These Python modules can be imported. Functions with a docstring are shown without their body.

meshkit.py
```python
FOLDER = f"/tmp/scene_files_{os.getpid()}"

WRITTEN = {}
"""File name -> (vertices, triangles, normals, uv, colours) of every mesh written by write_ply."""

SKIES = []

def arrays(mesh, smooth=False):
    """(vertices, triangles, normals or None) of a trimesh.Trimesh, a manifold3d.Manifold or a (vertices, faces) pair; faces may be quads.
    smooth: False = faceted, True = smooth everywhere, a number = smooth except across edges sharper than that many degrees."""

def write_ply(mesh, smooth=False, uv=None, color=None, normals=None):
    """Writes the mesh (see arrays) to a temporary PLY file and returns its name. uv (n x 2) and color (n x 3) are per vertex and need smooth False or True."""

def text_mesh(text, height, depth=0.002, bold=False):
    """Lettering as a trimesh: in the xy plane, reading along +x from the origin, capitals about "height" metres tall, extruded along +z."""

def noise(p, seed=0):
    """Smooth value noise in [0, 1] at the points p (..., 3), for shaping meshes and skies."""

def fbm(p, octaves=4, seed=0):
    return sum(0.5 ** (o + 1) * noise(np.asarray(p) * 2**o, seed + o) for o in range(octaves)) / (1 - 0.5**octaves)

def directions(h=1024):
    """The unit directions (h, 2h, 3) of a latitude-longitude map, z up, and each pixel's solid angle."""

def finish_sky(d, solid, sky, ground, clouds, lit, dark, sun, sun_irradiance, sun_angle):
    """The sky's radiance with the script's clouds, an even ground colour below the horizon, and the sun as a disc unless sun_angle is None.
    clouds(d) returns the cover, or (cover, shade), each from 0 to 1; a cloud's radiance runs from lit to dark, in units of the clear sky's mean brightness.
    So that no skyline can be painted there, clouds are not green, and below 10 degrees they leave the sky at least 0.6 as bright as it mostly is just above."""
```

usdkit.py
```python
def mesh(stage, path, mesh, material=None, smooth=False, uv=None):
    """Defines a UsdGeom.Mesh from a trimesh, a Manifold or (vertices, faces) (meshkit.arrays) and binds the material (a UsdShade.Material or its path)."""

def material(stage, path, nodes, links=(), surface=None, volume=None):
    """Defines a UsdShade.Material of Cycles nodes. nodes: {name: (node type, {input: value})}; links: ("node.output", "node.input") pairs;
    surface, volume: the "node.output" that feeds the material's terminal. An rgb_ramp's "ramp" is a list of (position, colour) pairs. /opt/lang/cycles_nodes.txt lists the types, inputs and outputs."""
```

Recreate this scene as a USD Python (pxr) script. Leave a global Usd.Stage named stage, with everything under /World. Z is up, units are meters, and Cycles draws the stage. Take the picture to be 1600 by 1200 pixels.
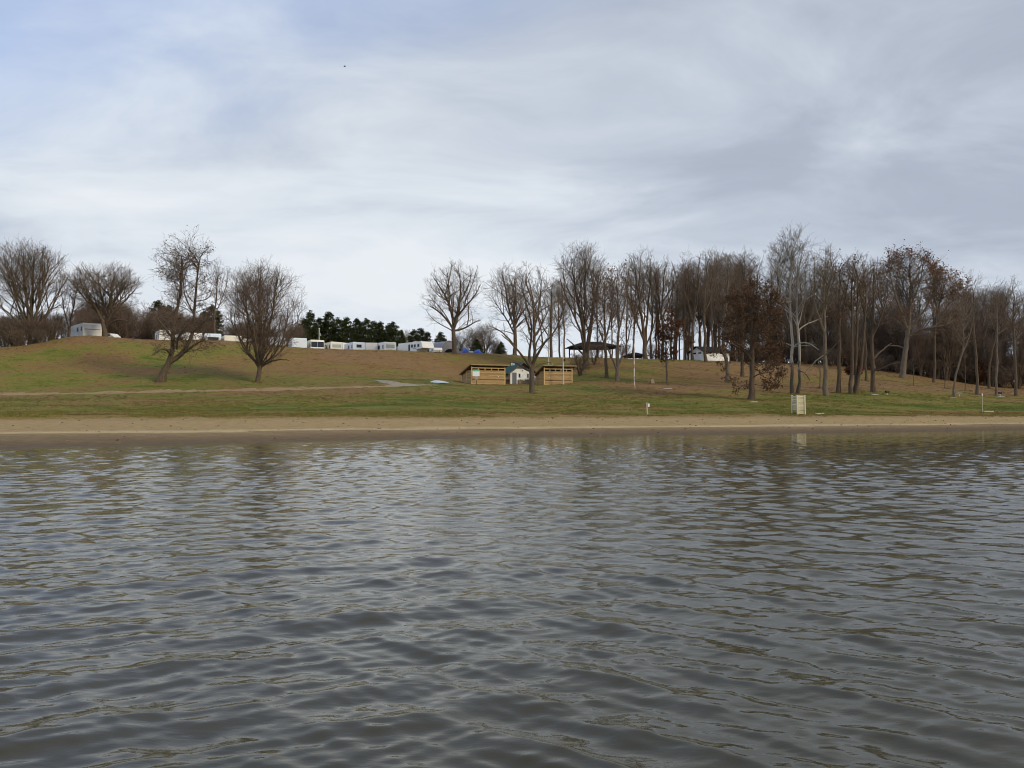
import math
import numpy as np
import trimesh
import usdkit
import meshkit
from scipy.interpolate import PchipInterpolator, CubicSpline
from shapely.geometry import Polygon, box as sbox
from pxr import Usd, UsdGeom, UsdLux, UsdShade, Gf, Sdf, Vt

# ------------------------------------------------------------------ stage, camera, light
stage = Usd.Stage.CreateInMemory()
UsdGeom.SetStageUpAxis(stage, 'Z')
UsdGeom.SetStageMetersPerUnit(stage, 1.0)
UsdGeom.Xform.Define(stage, '/World')
UsdGeom.Scope.Define(stage, '/World/Looks')

F, CX, HY, CAMH = 1340.0, 800.0, 645.0, 1.4          # focal length and horizon in pixels of the 1600 x 1200 photograph
EXPOSURE = 0.5
SUN_AZ, SUN_EL = math.radians(128), math.radians(27)  # azimuth from +y towards +x
SUN_INT, SUN_ANGLE = 0.40, 14.0
SKY_STRENGTH = 0.10

cam = UsdGeom.Camera.Define(stage, '/World/camera')
cam.CreateHorizontalApertureAttr(36.0)
cam.CreateVerticalApertureAttr(27.0)
cam.CreateFocalLengthAttr(36.0 * F / 1600)
PITCH = math.degrees(math.atan((HY - 600) / F))
cam.AddTranslateOp().Set(Gf.Vec3d(0, 0, CAMH))
cam.AddRotateXOp().Set(90.0 + PITCH)
cam.CreateExposureAttr(EXPOSURE)
cam.CreateFStopAttr(0.0)
cam.CreateClippingRangeAttr(Gf.Vec2f(0.05, 100000))


def M(name, nodes, links=(), surface=None, volume=None):
    return usdkit.material(stage, '/World/Looks/' + name, nodes, links, surface, volume)


sun_dir = np.array([math.sin(SUN_AZ) * math.cos(SUN_EL), math.cos(SUN_AZ) * math.cos(SUN_EL), math.sin(SUN_EL)])
K = 0.77 / SKY_STRENGTH                                # cloud radiance, before the dome's strength
sky_nodes = {
    'sky': ('sky_texture', {'sky_type': 'single_scattering', 'sun_disc': False, 'sun_elevation': SUN_EL,
                            'sun_rotation': SUN_AZ, 'altitude': 100.0, 'air_density': 1.0, 'aerosol_density': 1.0}),
    'tc': ('texture_coordinate', {}),
    'sep': ('separate_xyz', {}),
    # directions projected on a flat cloud deck
    'zc': ('math', {'math_type': 'maximum', 'value2': 0.0}),
    'za': ('math', {'math_type': 'add', 'value2': 0.24}),
    'px': ('math', {'math_type': 'divide'}), 'py': ('math', {'math_type': 'divide'}),
    'deck': ('combine_xyz', {'z': 0.0}),
    'map1': ('mapping', {'location': (3.1, 1.7, 0.0), 'rotation': (0, 0, 0.25), 'scale': (0.36, 0.72, 1.0)}),
    'n1': ('noise_texture', {'scale': 1.0, 'detail': 5.0, 'roughness': 0.46, 'distortion': 0.35}),
    'map2': ('mapping', {'location': (7.3, 0.4, 0.0), 'rotation': (0, 0, -0.45), 'scale': (1.05, 1.6, 1.0)}),
    'n2': ('noise_texture', {'scale': 1.6, 'detail': 7.0, 'roughness': 0.56, 'distortion': 0.5}),
    'mix12': ('mix_float', {'fac': 0.45}),
    # the deck is thicker to the right
    'tx': ('map_range', {'range_type': 'smoothstep', 'from_min': -0.12, 'from_max': 0.40, 'to_min': 0.0, 'to_max': 0.105, 'clamp': True}),
    'tot': ('math', {'math_type': 'add'}),
    'hz': ('map_range', {'from_min': 0.02, 'from_max': 0.30, 'to_min': -0.05, 'to_max': 0.0, 'clamp': True}),
    'tot2': ('math', {'math_type': 'add'}),
    'cloud': ('rgb_ramp', {'ramp': [(0.0, (0.82 * K, 0.84 * K, 0.86 * K)), (0.36, (0.74 * K, 0.78 * K, 0.825 * K)), (0.44, (0.645 * K, 0.70 * K, 0.765 * K)), (0.53, (0.51 * K, 0.565 * K, 0.65 * K)),
                                    (0.62, (0.40 * K, 0.45 * K, 0.54 * K)), (0.8, (0.34 * K, 0.38 * K, 0.455 * K)), (1.0, (0.32 * K, 0.355 * K, 0.43 * K))]}),
    # thin spots where the blue shows
    'bx': ('math', {'math_type': 'multiply', 'value2': -0.36}),
    'bz': ('math', {'math_type': 'add'}),
    'bn': ('math', {'math_type': 'multiply_add', 'value2': 0.24, 'value3': -0.12}),
    'bs': ('math', {'math_type': 'add'}),
    'bm': ('map_range', {'range_type': 'smoothstep', 'from_min': 0.365, 'from_max': 0.56, 'to_min': 0.0, 'to_max': 0.56, 'clamp': True}),
    'blue': ('mix', {'mix_type': 'mix', 'fac': 0.62, 'color2': (0.36 * K, 0.50 * K, 0.88 * K)}),
    'out': ('mix', {'mix_type': 'mix'}),
    'bg': ('background_shader', {'strength': SKY_STRENGTH}),
}
sky_links = [('tc.generated', 'sep.vector'), ('sep.z', 'zc.value1'), ('zc.value', 'za.value1'),
             ('sep.x', 'px.value1'), ('za.value', 'px.value2'), ('sep.y', 'py.value1'), ('za.value', 'py.value2'),
             ('px.value', 'deck.x'), ('py.value', 'deck.y'), ('deck.vector', 'map1.vector'), ('deck.vector', 'map2.vector'),
             ('map1.vector', 'n1.vector'), ('map2.vector', 'n2.vector'), ('n1.fac', 'mix12.a'), ('n2.fac', 'mix12.b'),
             ('sep.x', 'tx.value'), ('mix12.result', 'tot.value1'), ('tx.result', 'tot.value2'),
             ('sep.z', 'hz.value'), ('tot.value', 'tot2.value1'), ('hz.result', 'tot2.value2'), ('tot2.value', 'cloud.fac'),
             ('sep.x', 'bx.value1'), ('sep.z', 'bz.value1'), ('bx.value', 'bz.value2'), ('n2.fac', 'bn.value1'),
             ('bz.value', 'bs.value1'), ('bn.value', 'bs.value2'), ('bs.value', 'bm.value'),
             ('sky.color', 'blue.color1'), ('cloud.color', 'out.color1'), ('blue.color', 'out.color2'), ('bm.result', 'out.fac'),
             ('out.color', 'bg.color')]
m_sky = M('sky_look', sky_nodes, sky_links, surface='bg.background')
dome = UsdLux.DomeLight.Define(stage, '/World/sky')
UsdShade.MaterialBindingAPI.Apply(dome.GetPrim()).Bind(m_sky)
dome.GetPrim().SetCustomDataByKey('kind', 'structure')
sun = UsdLux.DistantLight.Define(stage, '/World/sun')
sun.CreateIntensityAttr(SUN_INT)
sun.CreateAngleAttr(SUN_ANGLE)
sun.CreateNormalizeAttr(True)
sun.CreateColorAttr(Gf.Vec3f(1.0, 0.88, 0.70))
_rot = Gf.Rotation(Gf.Vec3d(0, 0, 1), Gf.Vec3d(*map(float, sun_dir)))
sun.AddTransformOp().Set(Gf.Matrix4d().SetRotate(_rot))

# ------------------------------------------------------------------ scene helpers
_used = {}


def numbered(parent, name):
    k = _used.get((parent, name), 0)
    _used[(parent, name)] = k + 1
    return f'{parent}/{name}' if k == 0 else f'{parent}/{name}_{k:03d}'


def data(p, label=None, cat=None, group=None, kind=None):
    p = p.GetPrim() if hasattr(p, 'GetPrim') else p
    for k, v in (('label', label), ('category', cat), ('group', group), ('kind', kind)):
        if v:
            p.SetCustomDataByKey(k, v)
    return p


def obj(name, mesh, mat, parent=None, smooth=False, label=None, cat=None, group=None, kind=None):
    par = '/World' if parent is None else str(parent.GetPath())
    m = usdkit.mesh(stage, numbered(par, name), mesh, mat, smooth)
    data(m, label, cat, group, kind)
    return m.GetPrim()


def thing(name, loc, rz=0.0, label=None, cat=None, group=None, rx=None):
    x = UsdGeom.Xform.Define(stage, numbered('/World', name))
    x.AddTranslateOp().Set(Gf.Vec3d(*map(float, loc)))
    x.AddRotateZOp().Set(math.degrees(rz))
    if rx:
        x.AddRotateXOp().Set(rx)
    return data(x, label, cat, group)


def dup(src, name, loc, rz, scale=(1, 1, 1), label=None, cat=None, group=None):
    x = UsdGeom.Xform.Define(stage, numbered('/World', name))
    x.AddTranslateOp().Set(Gf.Vec3d(*map(float, loc)))
    x.AddRotateZOp().Set(math.degrees(rz))
    x.AddScaleOp().Set(Gf.Vec3f(*map(float, scale)))
    x.GetPrim().GetReferences().AddInternalReference(src)
    x.GetPrim().SetInstanceable(True)
    return data(x, label, cat, group)


def bx(x0, x1, y0, y1, z0, z1):
    m = trimesh.creation.box([x1 - x0, y1 - y0, z1 - z0])
    m.apply_translation([(x0 + x1) / 2, (y0 + y1) / 2, (z0 + z1) / 2])
    return m


def beam(a, b, w, t=None, up=(0, 0, 1)):
    """a box from a to b, w wide and t thick"""
    a, b = np.array(a, float), np.array(b, float)
    t = t or w
    d = b - a
    L = np.linalg.norm(d)
    d /= L
    s = np.cross(up, d)
    if np.linalg.norm(s) < 1e-6:
        s = np.array([1.0, 0, 0])
    s /= np.linalg.norm(s)
    n = np.cross(d, s)
    m = trimesh.creation.box([L, w, t])
    T = np.eye(4)
    T[:3, 0], T[:3, 1], T[:3, 2], T[:3, 3] = d, s, n, (a + b) / 2
    m.apply_transform(T)
    return m


def cyl(a, b, r0, r1=None, n=10):
    return tubes(np.array([[a, b]], float), np.array([[r0, r0 if r1 is None else r1]], float), n, caps=True)


def cat(*ms):
    return trimesh.util.concatenate([trimesh.Trimesh(*m, process=False) if isinstance(m, tuple) else m for m in ms])


def tubes(P, R, sides, caps=False, point=False):
    """n tubes of k rings: P (n,k,3), R (n,k) -> vertices, faces"""
    n, k, _ = P.shape
    T = np.gradient(P, axis=1)
    T /= np.maximum(np.linalg.norm(T, axis=2, keepdims=True), 1e-9)
    mean = T.mean(1)
    ref = np.where(np.abs(mean[:, 2:3]) > 0.8, [[1.0, 0, 0]], [[0, 0, 1.0]])[:, None, :]
    U = np.cross(T, ref)
    U /= np.maximum(np.linalg.norm(U, axis=2, keepdims=True), 1e-9)
    W = np.cross(T, U)
    a = np.arange(sides) * 2 * np.pi / sides
    ring = U[:, :, None, :] * np.cos(a)[None, None, :, None] + W[:, :, None, :] * np.sin(a)[None, None, :, None]
    V = P[:, :, None, :] + ring * R[:, :, None, None]
    idx = np.arange(n * k * sides).reshape(n, k, sides)
    nx = np.roll(idx, -1, axis=2)
    A, B, C, D = idx[:, :-1], nx[:, :-1], nx[:, 1:], idx[:, 1:]
    f = np.concatenate([np.stack([A, C, B], -1).reshape(-1, 3), np.stack([A, D, C], -1).reshape(-1, 3)])
    V = V.reshape(-1, 3)
    if caps:
        c = [V]
        base = len(V)
        ff = [f]
        for i in range(n):
            c += [P[i, :1], P[i, -1:]]
            b0, b1 = base + 2 * i, base + 2 * i + 1
            ff.append(np.array([[b0, idx[i, 0, j], nx[i, 0, j]] for j in range(sides)]))
            ff.append(np.array([[b1, nx[i, -1, j], idx[i, -1, j]] for j in range(sides)]))
        V, f = np.concatenate(c), np.concatenate(ff)
    return V, f


def cones(A, B, R, sides=3):
    """thin spikes from A to B"""
    n = len(A)
    T = B - A
    T /= np.maximum(np.linalg.norm(T, axis=1, keepdims=True), 1e-9)
    ref = np.where(np.abs(T[:, 2:3]) > 0.8, [[1.0, 0, 0]], [[0, 0, 1.0]])
    U = np.cross(T, ref)
    U /= np.maximum(np.linalg.norm(U, axis=1, keepdims=True), 1e-9)
    W = np.cross(T, U)
    a = np.arange(sides) * 2 * np.pi / sides
    ring = A[:, None] + (U[:, None] * np.cos(a)[None, :, None] + W[:, None] * np.sin(a)[None, :, None]) * np.asarray(R).reshape(-1, 1, 1)
    V = np.concatenate([ring.reshape(-1, 3), B])
    i = np.arange(n * sides).reshape(n, sides)
    f = np.stack([i, np.roll(i, -1, 1), np.broadcast_to(n * sides + np.arange(n)[:, None], i.shape)], -1).reshape(-1, 3)
    return V, f


def join(parts):
    vs, fs, o = [], [], 0
    for v, f in parts:
        vs.append(v)
        fs.append(f + o)
        o += len(v)
    return np.concatenate(vs), np.concatenate(fs)


# ------------------------------------------------------------------ the lie of the land
def dw(Yw):
    return F * CAMH / (Yw - HY)


# per bearing (given as the column of the photograph): waterline row, sand edge (depth,row), then the hill (depth,row) ... crest
COLS = {
    -400: (716, (56, 655), [(85, 636), (112, 622), (132, 590), (150, 556)]),
    0:    (702, (62, 651.5), [(86, 633), (115, 616), (134, 582), (152, 542)]),
    130:  (698.5, (63, 651.5), [(88, 632), (116, 613.5), (138, 572), (158, 526)]),
    300:  (695, (65, 651), [(90, 631), (116, 612), (124, 597), (142, 570), (165, 531)]),
    500:  (689, (69, 650.5), [(94, 630), (120, 607), (145, 579), (168, 544)]),
    650:  (685.5, (72, 650.5), [(98, 628), (124, 603.5), (148, 585), (172, 550)]),
    750:  (684, (74, 650.5), [(100, 628), (126, 608), (143, 600.3), (151, 598), (178, 553)]),
    850:  (682.5, (77, 650.5), [(102, 629), (122, 614), (143, 601), (151, 598.5), (180, 558)]),
    950:  (681, (80, 650), [(104, 630), (122, 613), (142, 596), (180, 559.5)]),
    1050: (679.5, (83, 649.5), [(105, 631), (124, 613), (144, 596), (182, 562)]),
    1130: (678.5, (85, 649), [(106, 631), (124, 614), (144, 597), (182, 563.5)]),
    1250: (676.5, (88, 648.8), [(108, 630), (124, 616), (146, 600), (190, 569)]),
    1400: (674, (93, 648.5), [(112, 632), (128, 617), (150, 603), (192, 584)]),
    1500: (672, (98, 649), [(116, 634), (132, 621), (152, 610), (190, 599)]),
    1600: (670.3, (103, 649.3), [(120, 636), (135, 626), (154, 617), (190, 609)]),
    1900: (667, (112, 649), [(128, 640), (145, 634), (165, 629), (195, 624)]),
}
GX = np.array(sorted(COLS))
GD = np.concatenate([np.arange(8, 120, 1.0), np.arange(120, 262, 1.0)])
_zz, DW, DS = [], [], []
for X in GX:
    yw, (sd, sy), hill = COLS[X]
    d0 = dw(yw)
    k = [(d0 - 60, -2.4), (d0 - 12, -0.55), (d0, 0.0)]
    k += [(sd, CAMH + (HY - sy) / F * sd)]
    k += [(d, CAMH + (HY - y) / F * d) for d, y in hill]
    dc, zc = k[-1]
    k += [(dc + 14, zc + 0.25), (dc + 60, zc + 0.1), (400, zc - 2.0)] if X < 1200 else [(dc + 14, zc + 0.9), (dc + 60, zc + 3.6), (400, zc + 4.0)]
    k = np.array(k)
    _zz.append(PchipInterpolator(k[:, 0], k[:, 1])(GD))
    DW.append(d0)
    DS.append(sd)
ZG = PchipInterpolator(GX, np.array(_zz), axis=0)
DWF, DSF = PchipInterpolator(GX, DW), PchipInterpolator(GX, DS)
_FX = np.arange(GX[0], GX[-1] + 1, 10.0)
_FZ = ZG(_FX)


def ground(x, y):
    x, y = np.asarray(x, float), np.asarray(y, float)
    X = np.clip(CX + F * x / np.maximum(y, 1e-3), GX[0], GX[-1] - 0.01)
    d = np.clip(y, GD[0], GD[-1] - 0.01)
    i = np.clip(((X - _FX[0]) / 10).astype(int), 0, len(_FX) - 2)
    j = np.clip(np.searchsorted(GD, d, 'right') - 1, 0, len(GD) - 2)
    a, b = (X - _FX[i]) / 10, (d - GD[j]) / (GD[j + 1] - GD[j])
    z = (_FZ[i, j] * (1 - a) + _FZ[i + 1, j] * a) * (1 - b) + (_FZ[i, j + 1] * (1 - a) + _FZ[i + 1, j + 1] * a) * b
    far = np.clip((y - GD[-1]) / 400, 0, 1)
    z = z * (1 - far) + 5.0 * far
    r = (meshkit.noise(np.stack([x * 0.09, y * 0.09, 0 * x], -1), 5) - 0.5) * 0.5 + (meshkit.noise(np.stack([x * 0.33, y * 0.33, 0 * x], -1), 6) - 0.5) * 0.10
    w = np.clip((y - DSF(X) - 4) / 12, 0, 1) * np.clip((260 - y) / 40, 0, 1)
    wb = np.clip((DSF(X) + 2 - y) / 4, 0, 1) * np.clip((y - DWF(X) + 10) / 6, 0, 1)
    rb_ = (meshkit.fbm(np.stack([x * .16, y * .45, 0 * x], -1), 3, 71) - .5) * .16
    return z + r * w + rb_ * wb


def onray(X, Y, dmin=60.0, dmax=259.0):
    """where the line of sight to a point of the photograph meets the ground: (x, y, z)"""
    d = np.arange(dmin, dmax, 0.25)
    z = ground((X - CX) / F * d, d)
    row = HY - (z - CAMH) / d * F
    hit = np.nonzero(row <= Y)[0]
    i = hit[0] if len(hit) else int(np.argmin(row[: int((200 - dmin) * 4)]))
    return np.array([(X - CX) / F * d[i], d[i], z[i]])


def at(X, d):
    x = (X - CX) / F * d
    return np.array([x, d, float(ground(x, d))])


def grid_faces(n, m):
    i = np.arange(n * m).reshape(n, m)
    a, b, c, d = i[:-1, :-1], i[1:, :-1], i[1:, 1:], i[:-1, 1:]
    return np.concatenate([np.stack([a, b, c], -1).reshape(-1, 3), np.stack([a, c, d], -1).reshape(-1, 3)])


# ------------------------------------------------------------------ materials: ground, water
def grass_look(name, mul=1.55):
    return M(name, {
        'g': ('geometry', {}),
        'big': ('mapping', {'scale': (0.045, 0.085, 0.0)}), 'nb': ('noise_texture', {'scale': 1.0, 'detail': 4.0, 'roughness': 0.6, 'distortion': 0.6}),
        'mid': ('mapping', {'scale': (0.22, 0.5, 0.0)}), 'nm': ('noise_texture', {'scale': 1.0, 'detail': 6.0, 'roughness': 0.65}),
        'fine': ('noise_texture', {'scale': 3.2, 'detail': 5.0, 'roughness': 0.75}),
        'cov': ('attribute', {'attribute': 'litter'}),
        's1': ('math', {'math_type': 'multiply_add', 'value2': 2.3, 'value3': -1.14}),
        's2': ('math', {'math_type': 'multiply_add', 'value2': 1.35, 'value3': -0.67}),
        'a1': ('math', {'math_type': 'add'}), 'a2': ('math', {'math_type': 'add'}),
        'ramp': ('rgb_ramp', {'ramp': [(0.0, (0.048 * mul, 0.066 * mul, 0.0095 * mul)), (0.28, (0.084 * mul, 0.094 * mul, 0.015 * mul)), (0.46, (0.120 * mul, 0.106 * mul, 0.024 * mul)),
                                       (0.62, (0.140 * mul, 0.098 * mul, 0.030 * mul)), (0.80, (0.140 * mul, 0.082 * mul, 0.031 * mul)), (1.0, (0.150 * mul, 0.092 * mul, 0.040 * mul))]}),
        'val': ('map_range', {'from_min': 0.25, 'from_max': 0.75, 'to_min': 0.62, 'to_max': 1.4}),
        'mul': ('mix', {'mix_type': 'multiply', 'fac': 1.0}),
        'bump': ('bump', {'strength': 0.8, 'distance': 0.12}),
        'p': ('principled_bsdf', {'roughness': 0.95, 'specular_ior_level': 0.1}),
    }, [('g.position', 'big.vector'), ('big.vector', 'nb.vector'), ('g.position', 'mid.vector'), ('mid.vector', 'nm.vector'), ('g.position', 'fine.vector'),
        ('nb.fac', 's1.value1'), ('nm.fac', 's2.value1'), ('s1.value', 'a1.value1'), ('s2.value', 'a1.value2'), ('a1.value', 'a2.value1'), ('cov.fac', 'a2.value2'),
        ('a2.value', 'ramp.fac'), ('fine.fac', 'val.value'), ('ramp.color', 'mul.color1'), ('val.result', 'mul.color2'), ('mul.color', 'p.base_color'),
        ('fine.fac', 'bump.height'), ('bump.normal', 'p.normal')], surface='p.BSDF')


m_grass = grass_look('grass_ground')

m_sand = M('sand', {
    'g': ('geometry', {}), 'sep': ('separate_xyz', {}),
    'w': ('mapping', {'scale': (0.12, 0.3, 0.0)}), 'nw': ('noise_texture', {'scale': 1.0, 'detail': 4.0}),
    'zj': ('math', {'math_type': 'multiply_add', 'value2': 0.16, 'value3': -0.08}), 'z2': ('math', {'math_type': 'add'}),
    'ramp': ('rgb_ramp', {'ramp': [(0.0, (0.125, 0.086, 0.047)), (0.08, (0.155, 0.107, 0.058)), (0.20, (0.20, 0.138, 0.072)), (0.33, (0.27, 0.192, 0.098)), (0.37, (0.49, 0.37, 0.19)), (0.41, (0.47, 0.35, 0.18)),
                                   (0.45, (0.355, 0.250, 0.116)), (0.80, (0.37, 0.258, 0.119)), (1.0, (0.31, 0.212, 0.095))]}),
    'fm': ('mapping', {'scale': (1.0, 1.6, 1.0)}), 'fine': ('noise_texture', {'scale': 1.5, 'detail': 8.0, 'roughness': 0.8}),
    'val': ('map_range', {'from_min': 0.25, 'from_max': 0.75, 'to_min': 0.55, 'to_max': 1.45}),
    'mul': ('mix', {'mix_type': 'multiply', 'fac': 1.0}),
    'rg': ('map_range', {'from_min': 0.0, 'from_max': 0.10, 'to_min': 0.6, 'to_max': 0.95, 'clamp': True}),
    'bump': ('bump', {'strength': 0.7, 'distance': 0.08}),
    'p': ('principled_bsdf', {'roughness': 0.9, 'specular_ior_level': 0.08}),
}, [('g.position', 'sep.vector'), ('g.position', 'w.vector'), ('w.vector', 'nw.vector'), ('nw.fac', 'zj.value1'), ('zj.value', 'z2.value1'), ('sep.z', 'z2.value2'),
    ('z2.value', 'ramp.fac'), ('g.position', 'fm.vector'), ('fm.vector', 'fine.vector'), ('fine.fac', 'val.value'), ('ramp.color', 'mul.color1'), ('val.result', 'mul.color2'),
    ('mul.color', 'p.base_color'), ('z2.value', 'rg.value'), ('rg.result', 'p.roughness'), ('fine.fac', 'bump.height'), ('bump.normal', 'p.normal')], surface='p.BSDF')

m_water = M('lake_water', {
    'g': ('geometry', {}),
    'mp': ('mapping', {'scale': (7.0, 13.0, 1.0), 'rotation': (0, 0, 0.2)}),
    'n': ('noise_texture', {'scale': 1.0, 'detail': 4.0, 'roughness': 0.55}),
    'mp2': ('mapping', {'scale': (2.2, 5.0, 1.0), 'rotation': (0, 0, -0.1)}), 'n2': ('noise_texture', {'scale': 1.0, 'detail': 2.0, 'roughness': 0.5, 'distortion': 0.4}),
    'bump2': ('bump', {'strength': 0.5, 'distance': 0.016}),
    'bump': ('bump', {'strength': 0.4, 'distance': 0.007}),
    'p': ('principled_bsdf', {'base_color': (0.048, 0.042, 0.022), 'roughness': 0.03, 'ior': 1.333, 'specular_ior_level': 0.5}),
}, [('g.position', 'mp.vector'), ('mp.vector', 'n.vector'), ('n.fac', 'bump.height'), ('g.position', 'mp2.vector'), ('mp2.vector', 'n2.vector'), ('n2.fac', 'bump2.height'), ('bump2.normal', 'bump.normal'), ('bump.normal', 'p.normal')], surface='p.BSDF')

# ------------------------------------------------------------------ ground sheets
XS = np.concatenate([np.linspace(-5200, -420, 26), np.arange(-400, 2000, 12.0), np.linspace(2020, 6800, 26)])


def sheet(rows, depth_of, lift, skip=None):
    """rows x columns over bearings; depth_of(X, row) gives metres"""
    Xg, rg = np.meshgrid(XS, rows, indexing='ij')
    y = depth_of(Xg, rg)
    x = (Xg - CX) / F * y
    z = ground(x, y) + lift
    return np.stack([x, y, z], -1), grid_faces(len(XS), len(rows))


cl = lambda X: np.clip(X, GX[0], GX[-1])
edge = lambda X: DSF(cl(X)) + (meshkit.fbm(np.stack([X * 0.02, 0 * X, 0 * X], -1), 4, 3) - 0.5) * 5.0 + (meshkit.noise(np.stack([X * 0.31, 0 * X, 0 * X], -1), 8) - 0.5) * 1.6
P, f = sheet(np.concatenate([[-1.0, -0.5], np.linspace(-0.2, 1.18, 44)]), lambda X, r: np.maximum(DWF(cl(X)) + r * (DSF(cl(X)) - DWF(cl(X))), 4.0), 0.0)
obj('beach', (P.reshape(-1, 3), f), m_sand, smooth=True, kind='structure', label='tan sand beach along the far shore of the lake')

rows = np.concatenate([np.arange(0, 60, 1.2), np.arange(60, 135, 1.6), np.linspace(136, 200, 14), np.array([260, 400, 800, 1600, 3000])])
P, f = sheet(rows, lambda X, r: edge(X) + r, 0.035)
P[:, 0, 2] -= 0.09
hill = obj('hill', (P.reshape(-1, 3), f), m_grass, smooth=True, kind='structure', label='grassy hillside rising from the beach to the trailers')


def litter(x, y):
    """0 green ... 1 brown: fallen leaves and dead grass, by place"""
    X = CX + F * x / np.maximum(y, 1)
    s = y - DSF(cl(X))
    base = 0.51 + 0 * x
    base = base + 0.30 * np.clip((1 - s / 5.0), 0, 1)                      # worn rim along the sand
    base = base - 0.20 * np.exp(-((s - 14) / 9.0) ** 2)                    # mown green band
    right = np.clip((X - 900) / 160, 0, 1)
    up = np.clip((s - 30 + np.clip((1150 - X) / 25, -6, 10)) / 16, 0, 1)
    base = base + right * up * 0.36                                        # oak leaves under the wood
    top = np.clip((y - 138) / 20, 0, 1) * np.clip((900 - X) / 100, 0, 1)
    base = base + 0.26 * top
    return base


def set_litter(prim, pts):
    pv = UsdGeom.PrimvarsAPI(prim).CreatePrimvar('litter', Sdf.ValueTypeNames.FloatArray, 'vertex')
    pv.Set(Vt.FloatArray.FromNumpy(litter(pts[:, 0], pts[:, 1]).astype(np.float32)))


set_litter(hill, P.reshape(-1, 3))

# the footpath across the lower slope
m_path = M('path_earth', {
    'g': ('geometry', {}), 'mp': ('mapping', {'scale': (0.4, 1.2, 0.0)}), 'n': ('noise_texture', {'scale': 1.0, 'detail': 6.0, 'roughness': 0.7}),
    'ramp': ('rgb_ramp', {'ramp': [(0.25, (0.17, 0.125, 0.055)), (0.42, (0.30, 0.205, 0.098)), (0.75, (0.41, 0.285, 0.145))]}),
    'b': ('bump', {'strength': 0.6, 'distance': 0.06}), 'p': ('principled_bsdf', {'roughness': 0.95, 'specular_ior_level': 0.15})},
    [('g.position', 'mp.vector'), ('mp.vector', 'n.vector'), ('n.fac', 'ramp.fac'), ('ramp.color', 'p.base_color'), ('n.fac', 'b.height'), ('b.normal', 'p.normal')], surface='p.BSDF')
pc = [(-420, 621), (-200, 619), (0, 616.5), (150, 614.5), (270, 612), (390, 609.5), (500, 606.5), (600, 604.5), (680, 602)]
cen = np.array([onray(X, Y)[:2] for X, Y in pc])
cs = CubicSpline(np.arange(len(pc)), cen)
tt = np.linspace(0, len(pc) - 1, 320)
c2, t2 = cs(tt), cs(tt, 1)
t2 /= np.linalg.norm(t2, axis=1, keepdims=True)
nn = np.stack([-t2[:, 1], t2[:, 0]], 1)
wob = (meshkit.fbm(np.stack([tt * 9, 0 * tt, 0 * tt], -1), 4, 9) - 0.5)
halfw = (1.7 + 0.5 * np.exp(-((tt - 5.3) / 1.1) ** 2) - 0.95 * np.clip((tt - 6.6) / 1.4, 0, 1))
offs = np.linspace(-1, 1, 7)
xy = c2[:, None] + nn[:, None] * (offs[None, :] * halfw[:, None] * (1 + wob[:, None] * 1.6 + .5 * (meshkit.noise(np.stack([tt[:, None] * 31 + 0 * offs, 9 * np.sign(offs)[None] + 0 * tt[:, None], 0 * tt[:, None] * offs], -1), 4) - .5)) + wob[:, None] * 0.9)[..., None]
zz = ground(xy[..., 0], xy[..., 1]) + 0.075 - 0.09 * (np.abs(offs)[None, :] > 0.9)
obj('footpath', (np.dstack([xy, zz]).reshape(-1, 3), grid_faces(len(tt), 7)[:, ::-1]), m_path, smooth=True, kind='structure', label='pale worn dirt footpath across the lower slope')

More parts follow.
